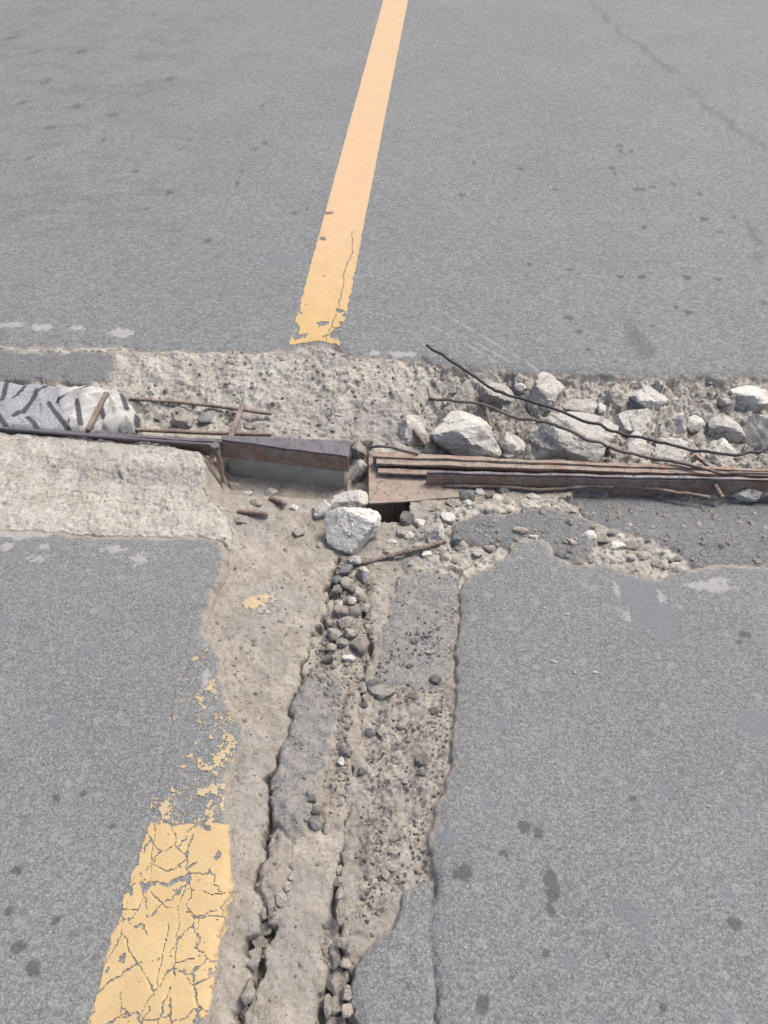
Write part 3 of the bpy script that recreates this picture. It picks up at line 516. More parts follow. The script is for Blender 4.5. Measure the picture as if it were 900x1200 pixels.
# ------------------------------------------------------------------ stones
_ico = {}
def ico(sd):
    if sd not in _ico:
        bm = bmesh.new(); bmesh.ops.create_icosphere(bm, subdivisions=sd, radius=1.0)
        _ico[sd] = (np.array([v.co[:] for v in bm.verts]), np.array([[v.index for v in f.verts] for f in bm.faces])); bm.free()
    return _ico[sd]
def rock_shape(sd, seed, facets=16, rough=0.06, lo_=0.60):
    r = np.random.default_rng(seed); d, F = ico(sd); d = d/np.linalg.norm(d, axis=1)[:, None]
    n = r.normal(size=(facets, 3)); n /= np.linalg.norm(n, axis=1)[:, None]; o = r.uniform(lo_, 1.0, facets)
    dt = d@n.T; rr = np.where(dt > 0.05, o/np.maximum(dt, 0.05), 9.0); k = 45.0; fq = r.random(facets); fq = np.where(n[:, 2] > 0.2, np.maximum(fq, 0.6), fq); fc = fq[np.argmin(rr, 1)]  # up-facing facets never take the darker facet tone; the rest do at random
    rad = -np.log(np.exp(-k*np.minimum(rr, 1.35)).sum(1)+np.exp(-k*1.25))/k
    def n3(s, sdv): return (vn(d[:, 0]*s+3, d[:, 1]*s, sdv)+vn(d[:, 1]*s, d[:, 2]*s+7, sdv+1)+vn(d[:, 2]*s, d[:, 0]*s+5, sdv+2))/3
    rad = rad*(1+rough*n3(2.2, seed)+rough*0.7*n3(5.0, seed+9)+rough*0.55*n3(11.0, seed+19)+rough*0.40*n3(23.0, seed+29)+rough*0.25*n3(47.0, seed+39)*(sd > 3))
    rad = rad*(1+0.07*plates(d[:, 0]+0.35*d[:, 2], d[:, 1]-0.2*d[:, 2], 0.62, seed)[0]+0.045*plates(d[:, 1]-0.4*d[:, 0], d[:, 2]+0.3*d[:, 0], 0.34, seed+3)[0])
    v = d*rad[:, None]; v -= (v.max(0)+v.min(0))/2; v /= (v.max(0)-v.min(0))/2; return v, F, fc
def stone(box, name, mat, label, cat, group=None, seed=1, sd=3, hz=0.72, sink=0.30, zg=None, rot=0.0, rough=0.06, facets=16, lift=0.0):
    x0, y0, x1, y1 = box; cx, cy = (x0+x1)/2, (y0+y1)/2; zc = -0.03
    for _ in range(4):
        c = P(cx, cy, zc); m = pxm(cy, zc); e = math.atan2(CAM_H-zc, c[1])
        rx = (x1-x0)/2*m; hp = (y1-y0)/2*m; ry = hp/math.hypot(math.sin(e), hz*math.cos(e)); rz = hz*ry
        g_ = (Hp(c[0], c[1]) if zg is None else zg); zc = g_+lift+rz*(1-2*sink)
    v, F, fc = rock_shape(sd, seed, facets, rough); v = v*np.array([rx, ry, rz])
    if rot:
        a = math.radians(rot); v = v@np.array([[math.cos(a), math.sin(a), 0], [-math.sin(a), math.cos(a), 0], [0, 0, 1]])
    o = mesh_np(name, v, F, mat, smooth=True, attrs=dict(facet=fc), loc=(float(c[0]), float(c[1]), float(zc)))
    o.data.set_sharp_from_angle(angle=math.radians(24))
    return tag(o, label, cat, group)
B = 'boulder'
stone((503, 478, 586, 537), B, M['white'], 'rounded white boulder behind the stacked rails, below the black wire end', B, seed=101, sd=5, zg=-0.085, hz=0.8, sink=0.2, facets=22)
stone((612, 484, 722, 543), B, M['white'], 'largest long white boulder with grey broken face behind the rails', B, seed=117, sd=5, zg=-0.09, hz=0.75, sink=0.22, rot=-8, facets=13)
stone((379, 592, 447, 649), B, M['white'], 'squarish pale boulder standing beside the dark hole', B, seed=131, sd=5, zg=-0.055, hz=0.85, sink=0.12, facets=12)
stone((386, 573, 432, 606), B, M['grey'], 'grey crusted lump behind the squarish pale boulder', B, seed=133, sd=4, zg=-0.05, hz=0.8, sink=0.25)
R_ = [((716, 479, 770, 520), 'white', 'blocky white stone next to the largest long boulder', 0.3), ((783, 478, 806, 514), 'white', 'narrow upright white stone between two blocky ones', 0.3), ((802, 488, 828, 508), 'white', 'small oval white stone beside the narrow upright one', 0.3),
      ((722, 510, 768, 546), 'white', 'pale stone touching the back rail, under the lower wire', 0.35), ((764, 512, 812, 547), 'white', 'flat pale stone touching the back rail, under the upper wire', 0.35), ((822, 512, 862, 548), 'white', 'white stone against the back rail below the sagging wire', 0.3),
      ((828, 486, 872, 524), 'white', 'angular white stone above the sagging wire', 0.3), ((872, 486, 930, 545), 'white', 'tall broken white stone where the two wires close up', 0.3), ((736, 450, 780, 482), 'white', 'pale squarish stone at the foot of the road edge', 0.35),
      ((852, 444, 915, 478), 'white', 'wide pale stone half buried under the road edge', 0.5), ((617, 446, 660, 488), 'grey', 'grey stone with chalky top above the largest boulder', 0.45), ((562, 444, 602, 478), 'grey', 'grey angular stone crossed by the black wire', 0.4),
      ((584, 503, 617, 538), 'white', 'small white stone wedged between two big boulders', 0.25), ((586, 520, 606, 540), 'white', 'white chip touching the rail between two big boulders', 0.3), ((655, 462, 700, 490), 'grey', 'low grey stone buried above the long white boulder', 0.5), ((808, 508, 830, 526), 'tanst', 'small tan stone under the upper wire', 0.4),
      ((462, 482, 500, 528), 'grey', 'dusty lump with a rebar stub beside the rounded white boulder', 0.45),
      ((364, 586, 390, 609), 'white', 'small pointed pale stone left of the grey crusted lump', 0.25), ((853, 571, 894, 592), 'white', 'white stone lying on the dark asphalt sheet by the rail', 0.2), ((874, 574, 912, 590), 'tanst', 'tan stone beside the white one on the asphalt sheet', 0.3),
      ((405, 534, 432, 574), 'grey', 'grey mortar lump filling the gap between the rails', 0.3), ((412, 516, 430, 540), 'tanst', 'small brown mortar lump on top of the grey one', 0.1), ((408, 554, 424, 566), 'tanst', 'tan chip low in the gap between the rails', 0.3),
      ((536, 572, 557, 590), 'bluest', 'bluish stone chip on the rubble before the front rail', 0.25), ((496, 612, 522, 640), 'grey', 'grey broken lump right of the dark hole', 0.4), ((468, 600, 486, 618), 'darkst', 'dark stone at the edge of the hole', 0.3), ((484, 608, 500, 620), 'white', 'white chip next to the dark stone by the hole', 0.3)]
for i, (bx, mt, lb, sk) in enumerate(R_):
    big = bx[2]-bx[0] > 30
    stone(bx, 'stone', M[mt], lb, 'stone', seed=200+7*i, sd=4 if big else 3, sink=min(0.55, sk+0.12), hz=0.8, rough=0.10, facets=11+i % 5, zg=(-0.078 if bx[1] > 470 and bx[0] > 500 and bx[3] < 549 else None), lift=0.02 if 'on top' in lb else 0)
PEB = [  # px, py, half w, half h, material, where
 (426, 673, 9, 10, 'white', 'u'), (416, 657, 8, 7, 'grey', 'u'), (407, 684, 9, 7, 'tanst', 'u'), (406, 668, 8, 6, 'bluest', 'u'), (397, 680, 7, 6, 'bluest', 'u'), (400, 716, 9, 8, 'lump', 'u'), (416, 717, 8, 6, 'lump', 'u'), (392, 744, 10, 8, 'lump', 'u'), (420, 696, 7, 8, 'tanst', 'u'), (397, 707, 5, 4, 'white', 'u'), (422, 758, 11, 10, 'lump', 'u'), (409, 771, 8, 4, 'white', 'u'), (404, 729, 9, 7, 'tanst', 'u'), (412, 742, 8, 6, 'tanst', 'u'), (388, 758, 7, 6, 'tanst', 'u'), (401, 752, 8, 6, 'lump', 'u'), (414, 690, 7, 6, 'lump', 'u'), (426, 732, 7, 7, 'lump', 'u'), (412, 704, 6, 5, 'grey', 'u'), (428, 713, 6, 6, 'tanst', 'u'), (396, 696, 6, 5, 'tanst', 'u'), (384, 772, 7, 6, 'darkst', 'u'),
 (436, 803, 8, 8, 'bluest', 'g'), (425, 806, 8, 7, 'lump', 'g'), (449, 812, 16, 11, 'lump', 'g'), (404, 882, 8, 8, 'darkst', 'm'), (399, 893, 5, 5, 'white', 'm'), (424, 904, 7, 6, 'darkst', 'g'), (434, 859, 8, 7, 'darkst', 'g'), (446, 859, 6, 6, 'lump', 'g'), (510, 797, 9, 8, 'darkst', 'g'), (493, 892, 8, 8, 'darkst', 'g'), (462, 878, 7, 5, 'darkst', 'g'), (480, 781, 7, 5, 'darkst', 'g'), (483, 816, 9, 6, 'darkst', 'g'), (470, 850, 6, 5, 'lump', 'g'), (505, 765, 7, 4, 'lump', 'g'), (424, 843, 6, 6, 'lump', 'g'), (428, 826, 6, 6, 'darkst', 'g'), (510, 833, 7, 6, 'darkst', 'g'), (494, 906, 7, 5, 'darkst', 'g'), (460, 1017, 8, 5, 'tanst', 'g'), (451, 1026, 6, 6, 'tanst', 'g'), (424, 1051, 5, 5, 'darkst', 'g'), (436, 1008, 4, 4, 'lump', 'g'), (484, 752, 5, 4, 'darkst', 'g'), (500, 745, 5, 4, 'darkst', 'g'), (478, 868, 5, 4, 'darkst', 'g'), (472, 915, 6, 4, 'lump', 'g'), (446, 945, 5, 4, 'darkst', 'g'),
 (368, 964, 9, 9, 'bluest', 'm'), (383, 971, 5, 7, 'tanst', 'm'), (335, 1039, 6, 6, 'tanst', 'm'), (329, 1054, 8, 10, 'tanst', 'm'), (342, 1016, 4, 5, 'tanst', 'm'), (371, 950, 7, 6, 'darkst', 'm'), (366, 935, 5, 5, 'darkst', 'm'), (341, 1028, 4, 4, 'tanst', 'm'),
 (312, 1088, 8, 9, 'lump', 'l'), (306, 1104, 11, 7, 'lump', 'l'), (299, 1122, 9, 8, 'lump', 'l'), (299, 1135, 7, 7, 'lump', 'l'), (291, 1163, 9, 14, 'tanst', 'l'), (302, 1113, 6, 5, 'tanst', 'l'), (309, 1074, 5, 7, 'tanst', 'l'), (286, 1185, 7, 8, 'tanst', 'l'),
 (399, 1071, 6, 14, 'tanst', 'r'), (392, 1095, 9, 8, 'lump', 'r'), (391, 1124, 10, 17, 'lump', 'r'), (393, 1151, 13, 18, 'tanst', 'r'), (396, 1177, 10, 13, 'lump', 'r'), (408, 1164, 8, 9, 'lump', 'r'), (385, 1180, 6, 14, 'lump', 'r'), (401, 1106, 8, 7, 'tanst', 'r'), (405, 1128, 7, 7, 'tanst', 'r'), (404, 1146, 6, 8, 'tanst', 'r'), (407, 1185, 7, 8, 'tanst', 'r'), (398, 1020, 4, 6, 'tanst', 'r'), (397, 1033, 5, 6, 'tanst', 'r'), (388, 1199, 8, 9, 'tanst', 'r'), (411, 1113, 6, 6, 'tanst', 'r'), (400, 1200, 7, 8, 'lump', 'r'), (398, 1048, 5, 7, 'tanst', 'r'),
 (241, 493, 10, 7, 'bluest', 'b'), (213, 494, 14, 9, 'lump', 'b'), (293, 499, 9, 6, 'tanst', 'b'), (303, 500, 9, 7, 'grey', 'b'), (189, 488, 8, 5, 'tanst', 'b'), (610, 455, 8, 6, 'white', 'b'), (704, 480, 6, 6, 'white', 'b'), (778, 476, 5, 4, 'white', 'b'), (600, 500, 8, 6, 'tanst', 'b'), (846, 480, 7, 6, 'grey', 'b'), (530, 458, 7, 5, 'grey', 'b'), (715, 498, 6, 6, 'lump', 'b'),
 (562, 577, 7, 5, 'white', 'h'), (575, 580, 6, 5, 'tanst', 'h'), (583, 585, 7, 5, 'grey', 'h'), (625, 583, 8, 6, 'white', 'h'), (548, 590, 7, 5, 'grey', 'h'), (590, 575, 8, 5, 'bluest', 'h'), (480, 628, 6, 5, 'white', 'h'), (490, 640, 7, 5, 'tanst', 'h'), (470, 625, 6, 5, 'grey', 'h'), (510, 596, 8, 6, 'tanst', 'h'), (525, 608, 9, 7, 'white', 'h'), (530, 590, 8, 6, 'grey', 'h'), (460, 635, 6, 4, 'white', 'h'), (455, 648, 7, 5, 'tanst', 'h'), (540, 640, 9, 7, 'tanst', 'h'), (560, 648, 8, 6, 'grey', 'h'), (575, 640, 9, 6, 'tanst', 'h'), (520, 655, 7, 5, 'tanst', 'h'), (500, 650, 6, 4, 'white', 'h'), (535, 632, 8, 6, 'bluest', 'h'), (610, 622, 9, 6, 'tanst', 'h'), (626, 630, 6, 4, 'white', 'h'), (690, 628, 10, 6, 'white', 'h'), (708, 632, 9, 6, 'tanst', 'h'), (724, 640, 11, 6, 'white', 'h'), (742, 640, 9, 6, 'tanst', 'h'), (756, 652, 10, 6, 'tanst', 'h'), (770, 660, 8, 5, 'tanst', 'h'), (735, 655, 8, 5, 'tanst', 'h'), (720, 625, 8, 5, 'tanst', 'h'), (794, 655, 8, 4, 'tanst', 'h'), (670, 636, 8, 5, 'tanst', 'h'),
 (300, 590, 8, 5, 'tanst', 'f'), (318, 575, 8, 6, 'grey', 'f'), (275, 570, 8, 6, 'tanst', 'f'), (290, 575, 6, 4, 'white', 'f'), (350, 625, 8, 6, 'lump', 'f'), (345, 595, 6, 4, 'white', 'f'), (375, 640, 6, 5, 'tanst', 'f'), (280, 610, 7, 5, 'tanst', 'f')]
WH = dict(u='lying in the stone-filled channel below the squarish boulder', g='lying on the gritty strip between the right-hand crack and the lane', m='beside the broken asphalt pieces between the two cracks', l='wedged in the wide lower end of the left-hand crack', r='wedged in the wide lower end of the right-hand crack', b='in the rubble between the rails and the far road edge', h='on the pale rubble around the asphalt tongue by the rusty plate', f='on the sandy soil in front of the bent rail')
MW = dict(white='white', grey='light grey', tanst='dusty tan', bluest='bluish', lump='grey-brown', darkst='dark tarry')
def pebble_words(i):           # tell the odd ones of a cluster apart by size and shape
    px, py, a, b, mt, wh = PEB[i]; same = sorted(((p[2]*p[3], k) for k, p in enumerate(PEB) if p[4:] == (mt, wh)), reverse=True)
    if len(same) == 1: return ''
    if same[0][1] == i and same[0][0] > 1.2*same[1][0]: return 'largest '
    if same[-1][1] == i and same[-1][0]*1.25 < same[-2][0]: return 'smallest '
    longs = [k for k, p in enumerate(PEB) if p[4:] == (mt, wh) and p[3] > 1.5*p[2]]
    return 'long narrow ' if i in longs else ''
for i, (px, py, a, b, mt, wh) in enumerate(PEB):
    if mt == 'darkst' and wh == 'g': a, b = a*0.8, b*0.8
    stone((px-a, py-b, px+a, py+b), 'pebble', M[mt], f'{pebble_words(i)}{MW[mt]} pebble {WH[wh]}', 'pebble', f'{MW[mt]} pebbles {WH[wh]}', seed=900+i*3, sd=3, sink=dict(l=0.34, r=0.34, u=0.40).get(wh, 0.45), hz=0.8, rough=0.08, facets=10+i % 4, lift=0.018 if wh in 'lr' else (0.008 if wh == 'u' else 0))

# loose grit nobody could count
def grit(name, mat, label, areas, seed):
    r = np.random.default_rng(seed); bv, bf = ico(1); VV_, FF_ = [], []; k = 0
    for poly, num, s0, s1 in areas:
        lo, hi = poly.min(0), poly.max(0); p = r.uniform(lo, hi, (num*6, 2)); ok = (sdf(poly, p[:, 0], p[:, 1]) < 0) & (fbm(p[:, 0], p[:, 1], 0.05, 3, seed) > -0.25); p = p[ok][:num]
        z, md, _ = H(p[:, 0], p[:, 1], True); keep = (z > -0.12) & (md > 2); p, z = p[keep], z[keep]
        s = s0+(s1-s0)*r.random(len(p))**3
        for j in range(len(p)):
            v = bv*(1+0.75*(r.random((len(bv), 1))-0.5))*s[j]*np.array([r.uniform(0.7, 1.3), r.uniform(0.7, 1.3), r.uniform(0.5, 0.9)])
            VV_.append(v+np.array([p[j, 0], p[j, 1], z[j]+s[j]*0.15])); FF_.append(bf+k); k += len(bv)
    return tag(mesh_np(name, np.vstack(VV_), np.vstack(FF_), mat, smooth=False), label, 'grit', None, 'stuff')
STRIP = PX([(262, 600), (540, 600), (535, 690), (530, 900), (505, 1000), (410, 1140), (410, 1250), (245, 1250), (275, 900), (240, 740), (265, 660)], -0.03)
BAND = PX([(140, 415), (480, 425), (900, 445), (900, 540), (440, 530), (258, 510), (165, 500)], -0.04)
KA = PX([(388, 650), (430, 650), (440, 760), (415, 830), (408, 960), (385, 960), (395, 850), (375, 800), (352, 800), (380, 740)], -0.03)
KB = PX([(376, 1070), (412, 1070), (415, 1250), (376, 1250)], -0.03); KC = PX([(298, 1070), (322, 1070), (305, 1150), (275, 1210), (270, 1190)], -0.03)
grit('gravel', M['tanst'], 'fine tan gravel scattered through the dug-out strip and joint', [(STRIP, 900, 0.0012, 0.005), (BAND, 1100, 0.0015, 0.008), (KA, 700, 0.002, 0.007), (KB, 160, 0.002, 0.007), (KC, 100, 0.002, 0.006), (RUBBLE_R, 500, 0.002, 0.009)], 51)
grit('gravel', M['darkst'], 'fine dark tarry grit on the broken strip beside the lane', [(GRIT, 850, 0.0008, 0.0044), (KA, 260, 0.0015, 0.005), (GREYSLAB, 120, 0.001, 0.004), (STRIP, 150, 0.001, 0.003)], 52)
grit('gravel', M['white'], 'fine white limestone chips scattered along the joint', [(BAND, 450, 0.0015, 0.008), (RUBBLE_R, 420, 0.0015, 0.007), (STRIP, 120, 0.001, 0.003), (KA, 60, 0.002, 0.005), (PX([(450, 600), (540, 600), (540, 660), (450, 660)], -0.04), 220, 0.0015, 0.006)], 53)
rr_ = np.random.default_rng(5); V, F, k = [], [], 0      # tiny chips lying on the right-hand lane
bv, bf = ico(1)
for (px, py) in [(651, 776), (647, 775), (667, 788), (673, 788), (605, 665), (580, 680), (638, 712), (665, 720), (625, 770), (617, 635), (572, 685), (697, 788), (595, 700), (655, 905), (830, 945), (545, 1110), (610, 655), (690, 735)]:
    c = P(px, py); s = rr_.uniform(0.002, 0.0045); V.append(bv*s*np.array([1.4, 0.9, 0.6])*(1+0.4*(rr_.random((len(bv), 1))-0.5))+np.array([c[0], c[1], Hp(c[0], c[1])+s*0.3])); F.append(bf+k); k += len(bv)
tag(mesh_np('stone_chips', np.vstack(V), np.vstack(F), M['white'], smooth=False), 'tiny white stone chips scattered on the right-hand lane', 'grit', None, 'stuff')

# ------------------------------------------------------------------ steel
def solid(name, top, bot, mat, parent=None, wob=0.0020, seg=0.012, bev=0.0018, loc=None):
    """six-sided solid from 4 top and 4 bottom corners (same order), cut into strips, edges slightly worn"""
    top, bot = np.array(top, float), np.array(bot, float); nseg = max(2, int(max(np.linalg.norm(top[1]-top[0]), np.linalg.norm(top[2]-top[1]))/seg)); nseg = min(nseg, 220)
    bm = bmesh.new(); rings = []                         # runs from edge 0-3 to edge 1-2
    for i in range(nseg+1):
        t = i/nseg; q = [top[0]+(top[1]-top[0])*t, top[3]+(top[2]-top[3])*t, bot[3]+(bot[2]-bot[3])*t, bot[0]+(bot[1]-bot[0])*t]
        rings.append([bm.verts.new(tuple(p+wob*np.array([0, vn(np.array([p[0]*22+k]), np.array([k*3.1]), 81)[0], vn(np.array([p[0]*22+k]), np.array([k*5.7]), 82)[0]]))) for k, p in enumerate(q)])
    for a, b in zip(rings, rings[1:]):
        for k in range(4): bm.faces.new((a[k], a[(k+1) % 4], b[(k+1) % 4], b[k]))
    bm.faces.new(rings[0][::-1]); bm.faces.new(rings[-1]); bmesh.ops.recalc_face_normals(bm, faces=bm.faces)
    o0 = np.array(loc) if loc is not None else np.zeros(3)
    bmesh.ops.translate(bm, verts=bm.verts, vec=tuple(-o0))
    me = bpy.data.meshes.new(name); bm.to_mesh(me); bm.free(); me.materials.append(mat); o = bpy.data.objects.new(name, me); COL.objects.link(o)
    b = o.modifiers.new('bevel', 'BEVEL'); b.width = bev; b.segments = 2; b.limit_method = 'ANGLE'; b.angle_limit = math.radians(40)
    if loc is not None: o.location = tuple(loc)
    if parent: sub(o, parent)
    return o
def bar(name, p0, p1, depth, height, mat, parent=None, slope=None, **k):
    """flat bar from p0 to p1 (3-D points on its top far edge): depth towards the viewer side, height down"""
    p0, p1 = np.array(p0, float), np.array(p1, float); d = p1-p0; d /= np.linalg.norm(d); nrm = np.cross(d, (0, 0, 1)); nrm /= np.linalg.norm(nrm); nrm = -nrm if nrm[1] > 0 else nrm
    dep0, dep1 = depth if isinstance(depth, tuple) else (depth, depth); h0, h1 = height if isinstance(height, tuple) else (height, height)
    top = [p0, p1, p1+nrm*dep1, p0+nrm*dep0]; bot = [p0-[0, 0, h0], p1-[0, 0, h1], p1+nrm*dep1-[0, 0, h1], p0+nrm*dep0-[0, 0, h0]]
    return solid(name, top, bot, mat, parent, **k)
def crom(pts, n=10):
    p = np.array(pts, float); p = np.vstack([2*p[0]-p[1], p, 2*p[-1]-p[-2]]); out = []
    for i in range(1, len(p)-2):
        for t in np.arange(n)/n: out.append(0.5*((2*p[i])+(-p[i-1]+p[i+1])*t+(2*p[i-1]-5*p[i]+4*p[i+1]-p[i+2])*t*t+(-p[i-1]+3*p[i]-3*p[i+1]+p[i+2])*t**3))
    out.append(p[-2]); return np.array(out)
def tube(name, pts, r, mat, parent=None, n=10, sides=10, ribs=0.0, jit=0.0, seed=0, loc=None, kink=0.0):
    c = crom(pts, n) if len(pts) > 2 else np.linspace(np.array(pts[0], float), np.array(pts[1], float), max(3, n*3))
    if kink:
        kk = np.arange(len(c))*0.35; c = c+kink*np.stack([vn(kk, kk*0+q_, 93+q_)+0.5*vn(kk*2.3, kk*0+q_, 96+q_) for q_ in range(3)], 1)
    if ribs:                                             # resample so the ribs come every 8 mm
        L = np.r_[0, np.cumsum(np.linalg.norm(np.diff(c, axis=0), axis=1))]; m = max(4, int(L[-1]/0.0027)); s = np.linspace(0, L[-1], m); c = np.stack([np.interp(s, L, c[:, k]) for k in range(3)], 1)
    tn = np.gradient(c, axis=0); tn /= np.linalg.norm(tn, axis=1)[:, None]; V, F = [], []
    for i, (p, t) in enumerate(zip(c, tn)):
        a = np.cross(t, (0, 0, 1)); a = np.array([1., 0, 0]) if np.linalg.norm(a) < 1e-3 else a/np.linalg.norm(a); b = np.cross(t, a)
        rr = r*(1+(ribs if i % 3 == 0 else 0)+jit*vn(np.array([i*0.35]), np.array([seed*1.0]), 90)[0])
        for k in range(sides):
            th = 2*math.pi*k/sides; V.append(p+rr*(math.cos(th)*a+math.sin(th)*b))
    m = len(c)
    for i in range(m-1):
        for k in range(sides): F.append((i*sides+k, i*sides+(k+1) % sides, (i+1)*sides+(k+1) % sides, (i+1)*sides+k))
    V += [c[0]-tn[0]*r*0.2, c[-1]+tn[-1]*r*0.2]
    for k in range(sides): F.append((m*sides, (k+1) % sides, k, k)); F.append((m*sides+1, (m-1)*sides+k, (m-1)*sides+(k+1) % sides, (m-1)*sides+(k+1) % sides))
    quads = [f for f in F if f[2] != f[3]]; tris = [f[:3] for f in F if f[2] == f[3]]
    me = bpy.data.meshes.new(name); o0 = np.array(loc) if loc is not None else np.zeros(3)
    me.from_pydata([tuple(v-o0) for v in V], [], quads+tris); me.polygons.foreach_set('use_smooth', [True]*len(me.polygons)); me.update()
    me.materials.append(mat); o = bpy.data.objects.new(name, me); COL.objects.link(o)
    if loc is not None: o.location = tuple(loc)
    if parent: sub(o, parent)
    return o
def ext(a, b, x):             # carry a traced line on to world x, beyond the frame
    t = (x-a[0])/(b[0]-a[0]); return a+(b-a)*t

# left rail assembly
L0, L1 = P(0, 500, 0.002), P(262, 515, 0.002); L0x = ext(L0, L1, -3.2)
r1 = tag(empty('steel_rail', tuple(P(130, 520, -0.05))), 'long dark steel angle rail running from the striped cloth to the bolt', 'rail')
bar('flange', L0x, L1, 0.012, 0.006, M['dark'], r1); bar('web', L0x-[0, 0, 0.0075], L1-[0, 0, 0.0075], 0.007, 0.055, M['rust'], r1)
tag(tube('steel_rod', [ext(P(60, 506, 0.004), P(255, 522, 0.004), -2.0), P(60, 507, 0.004), P(160, 515, 0.004), P(250, 521.5, 0.006)], 0.0052, M['dark'], n=14), 'polished dark steel rod lying along the front of the left rail', 'rod')
bm_ = tag(empty('bent_rail', tuple(P(335, 560, -0.09))), 'bent steel rail end with wide dark top and rusty front', 'rail')
A_, B_, C_, D_ = P(260, 510, 0.010), P(411, 516, 0.012), P(408, 535, 0.011), P(260, 515, 0.009)
dz = np.array([0, 0, 1.0])
solid('top_flange', [A_, B_, C_, D_], [A_-dz*0.007, B_-dz*0.007, C_-dz*0.007, D_-dz*0.007], M['dark'], bm_)
yv = np.array([0, 0.008, 0])
solid('web', [D_-dz*0.0072+yv, C_-dz*0.0072+yv, C_-dz*0.0072, D_-dz*0.0072], [D_-dz*0.062+yv, C_-dz*0.058+yv, C_-dz*0.058-[0, .004, 0], D_-dz*0.062-[0, 0.004, 0]], M['rust'], bm_)
g0, g1 = D_-dz*0.0628+[0.004, -0.001, 0], C_-dz*0.0588+[-0.012, -0.001, 0]
tag(solid('joint_face', [g0+[0, 0.03, 0], g1+[0, 0.03, 0], g1, g0], [g0+[0, 0.03, -0.12], g1+[0, 0.03, -0.12], g1-dz*0.12, g0-dz*0.12], M['green'], wob=0.0006, bev=0.003), 'greenish grey flat face of the joint under the bent rail', 'joint')
br = tag(empty('anchor_bracket', tuple(P(250, 560, -0.05))), 'upside-down V anchor of rusty bars topped by a bolt at the rail end', 'bracket')
ap = P(252, 527, -0.002)
def strut(a, b, w, t, parent):
    a, b = np.array(a), np.array(b); d = (b-a)/np.linalg.norm(b-a); s = np.cross(d, (0, 1, 0.3)); s /= np.linalg.norm(s); n_ = np.cross(s, d)
    q = lambda p: [p+s*w/2+n_*t/2, p-s*w/2+n_*t/2, p-s*w/2-n_*t/2, p+s*w/2-n_*t/2]
    A4, B4 = q(a), q(b); return solid('leg', [A4[0], B4[0], B4[1], A4[1]], [A4[3], B4[3], B4[2], A4[2]], M['rebar'], parent, wob=0.0008)
strut(ap, P(233, 573, -0.06), 0.013, 0.010, br); strut(ap+[0.006, 0, 0], P(262, 566, -0.085), 0.013, 0.010, br)
bv_ = []
c = P(252, 523, 0.016)
hb = bmesh.new(); bmesh.ops.create_cone(hb, cap_ends=True, segments=6, radius1=0.0145, radius2=0.0135, depth=0.011); me = bpy.data.meshes.new('bolt_head'); hb.to_mesh(me); hb.free(); me.materials.append(M['dark']); o = bpy.data.objects.new('bolt_head', me); COL.objects.link(o); o.location = tuple(c); md = o.modifiers.new('bevel', 'BEVEL'); md.width = 0.0015; md.segments = 2; sub(o, br)
hb = bmesh.new(); bmesh.ops.create_cone(hb, cap_ends=True, segments=14, radius1=0.008, radius2=0.008, depth=0.024); me = bpy.data.meshes.new('washer'); hb.to_mesh(me); hb.free(); me.materials.append(M['rebar']); o = bpy.data.objects.new('washer', me); COL.objects.link(o); o.location = (c[0], c[1], c[2]-0.0165); sub(o, br)

# rebar grid behind the left rail
def on(px, py, dz_=0.0, z=-0.03):
    for _ in range(3): w = P(px, py, z); z = Hp(w[0], w[1])+dz_
    return P(px, py, z)
tag(tube('rebar', [P(152, 467, -0.022), P(235, 474, -0.020), P(318, 485, -0.024)], 0.0055, M['rebar'], ribs=0.12), 'thin rusty bar beyond the cross ties, parallel to the left rail', 'rebar')
tag(tube('rebar', [P(150, 503, -0.018), P(235, 507, -0.018), P(318, 509.5, -0.02)], 0.0060, M['rebar'], ribs=0.12), 'rusty bar hugging the back of the left rail', 'rebar')
tag(bar('tie_bar', P(281, 473, -0.004), P(267, 511, 0.006), 0.015, 0.010, M['rebar']), 'short flat tie welded across the two rusty bars', 'tie bar')
tag(bar('tie_bar', P(122, 458, 0.028), P(99, 503, 0.012), 0.014, 0.012, M['rebar']), 'short flat tie pinning down the striped cloth', 'tie bar')
tag(tube('rebar', [on(279, 599, 0.003), P(314, 602, -0.028)], 0.0068, M['rebar'], ribs=0.12), 'short rebar stub sticking out by the left concrete corner', 'rebar')
tag(tube('rebar', [on(317, 584, 0.002), P(334, 590, -0.03)], 0.007, M['rebar'], ribs=0.12), 'rebar stub end poking from soil under the bent rail', 'rebar')
tag(tube('rebar', [on(472, 488, 0.012), P(484, 503, -0.02), on(499, 522, 0.012)], 0.0075, M['rebar'], ribs=0.12), 'rusty rebar stub leaning beside the rounded white boulder', 'rebar')
tag(tube('rebar', [on(424, 660, 0.006), on(455, 652, 0.010), on(490, 643, 0.010), on(522, 634, 0.008)], 0.0058, M['rebar'], ribs=0.10, jit=0.15), 'loose rusty rod on the soil right of the squarish boulder', 'rebar')
tag(solid('steel_strip', [P(378, 584, -0.05), P(425, 590, -0.052), P(427, 600, -0.054), P(380, 590, -0.052)], [P(378, 584, -0.05)-dz*0.006, P(425, 590, -0.052)-dz*0.006, P(427, 600, -0.054)-dz*0.006, P(380, 590, -0.052)-dz*0.006], M['rustdust']), 'flat rusty strip half buried behind the squarish boulder', 'steel strip')

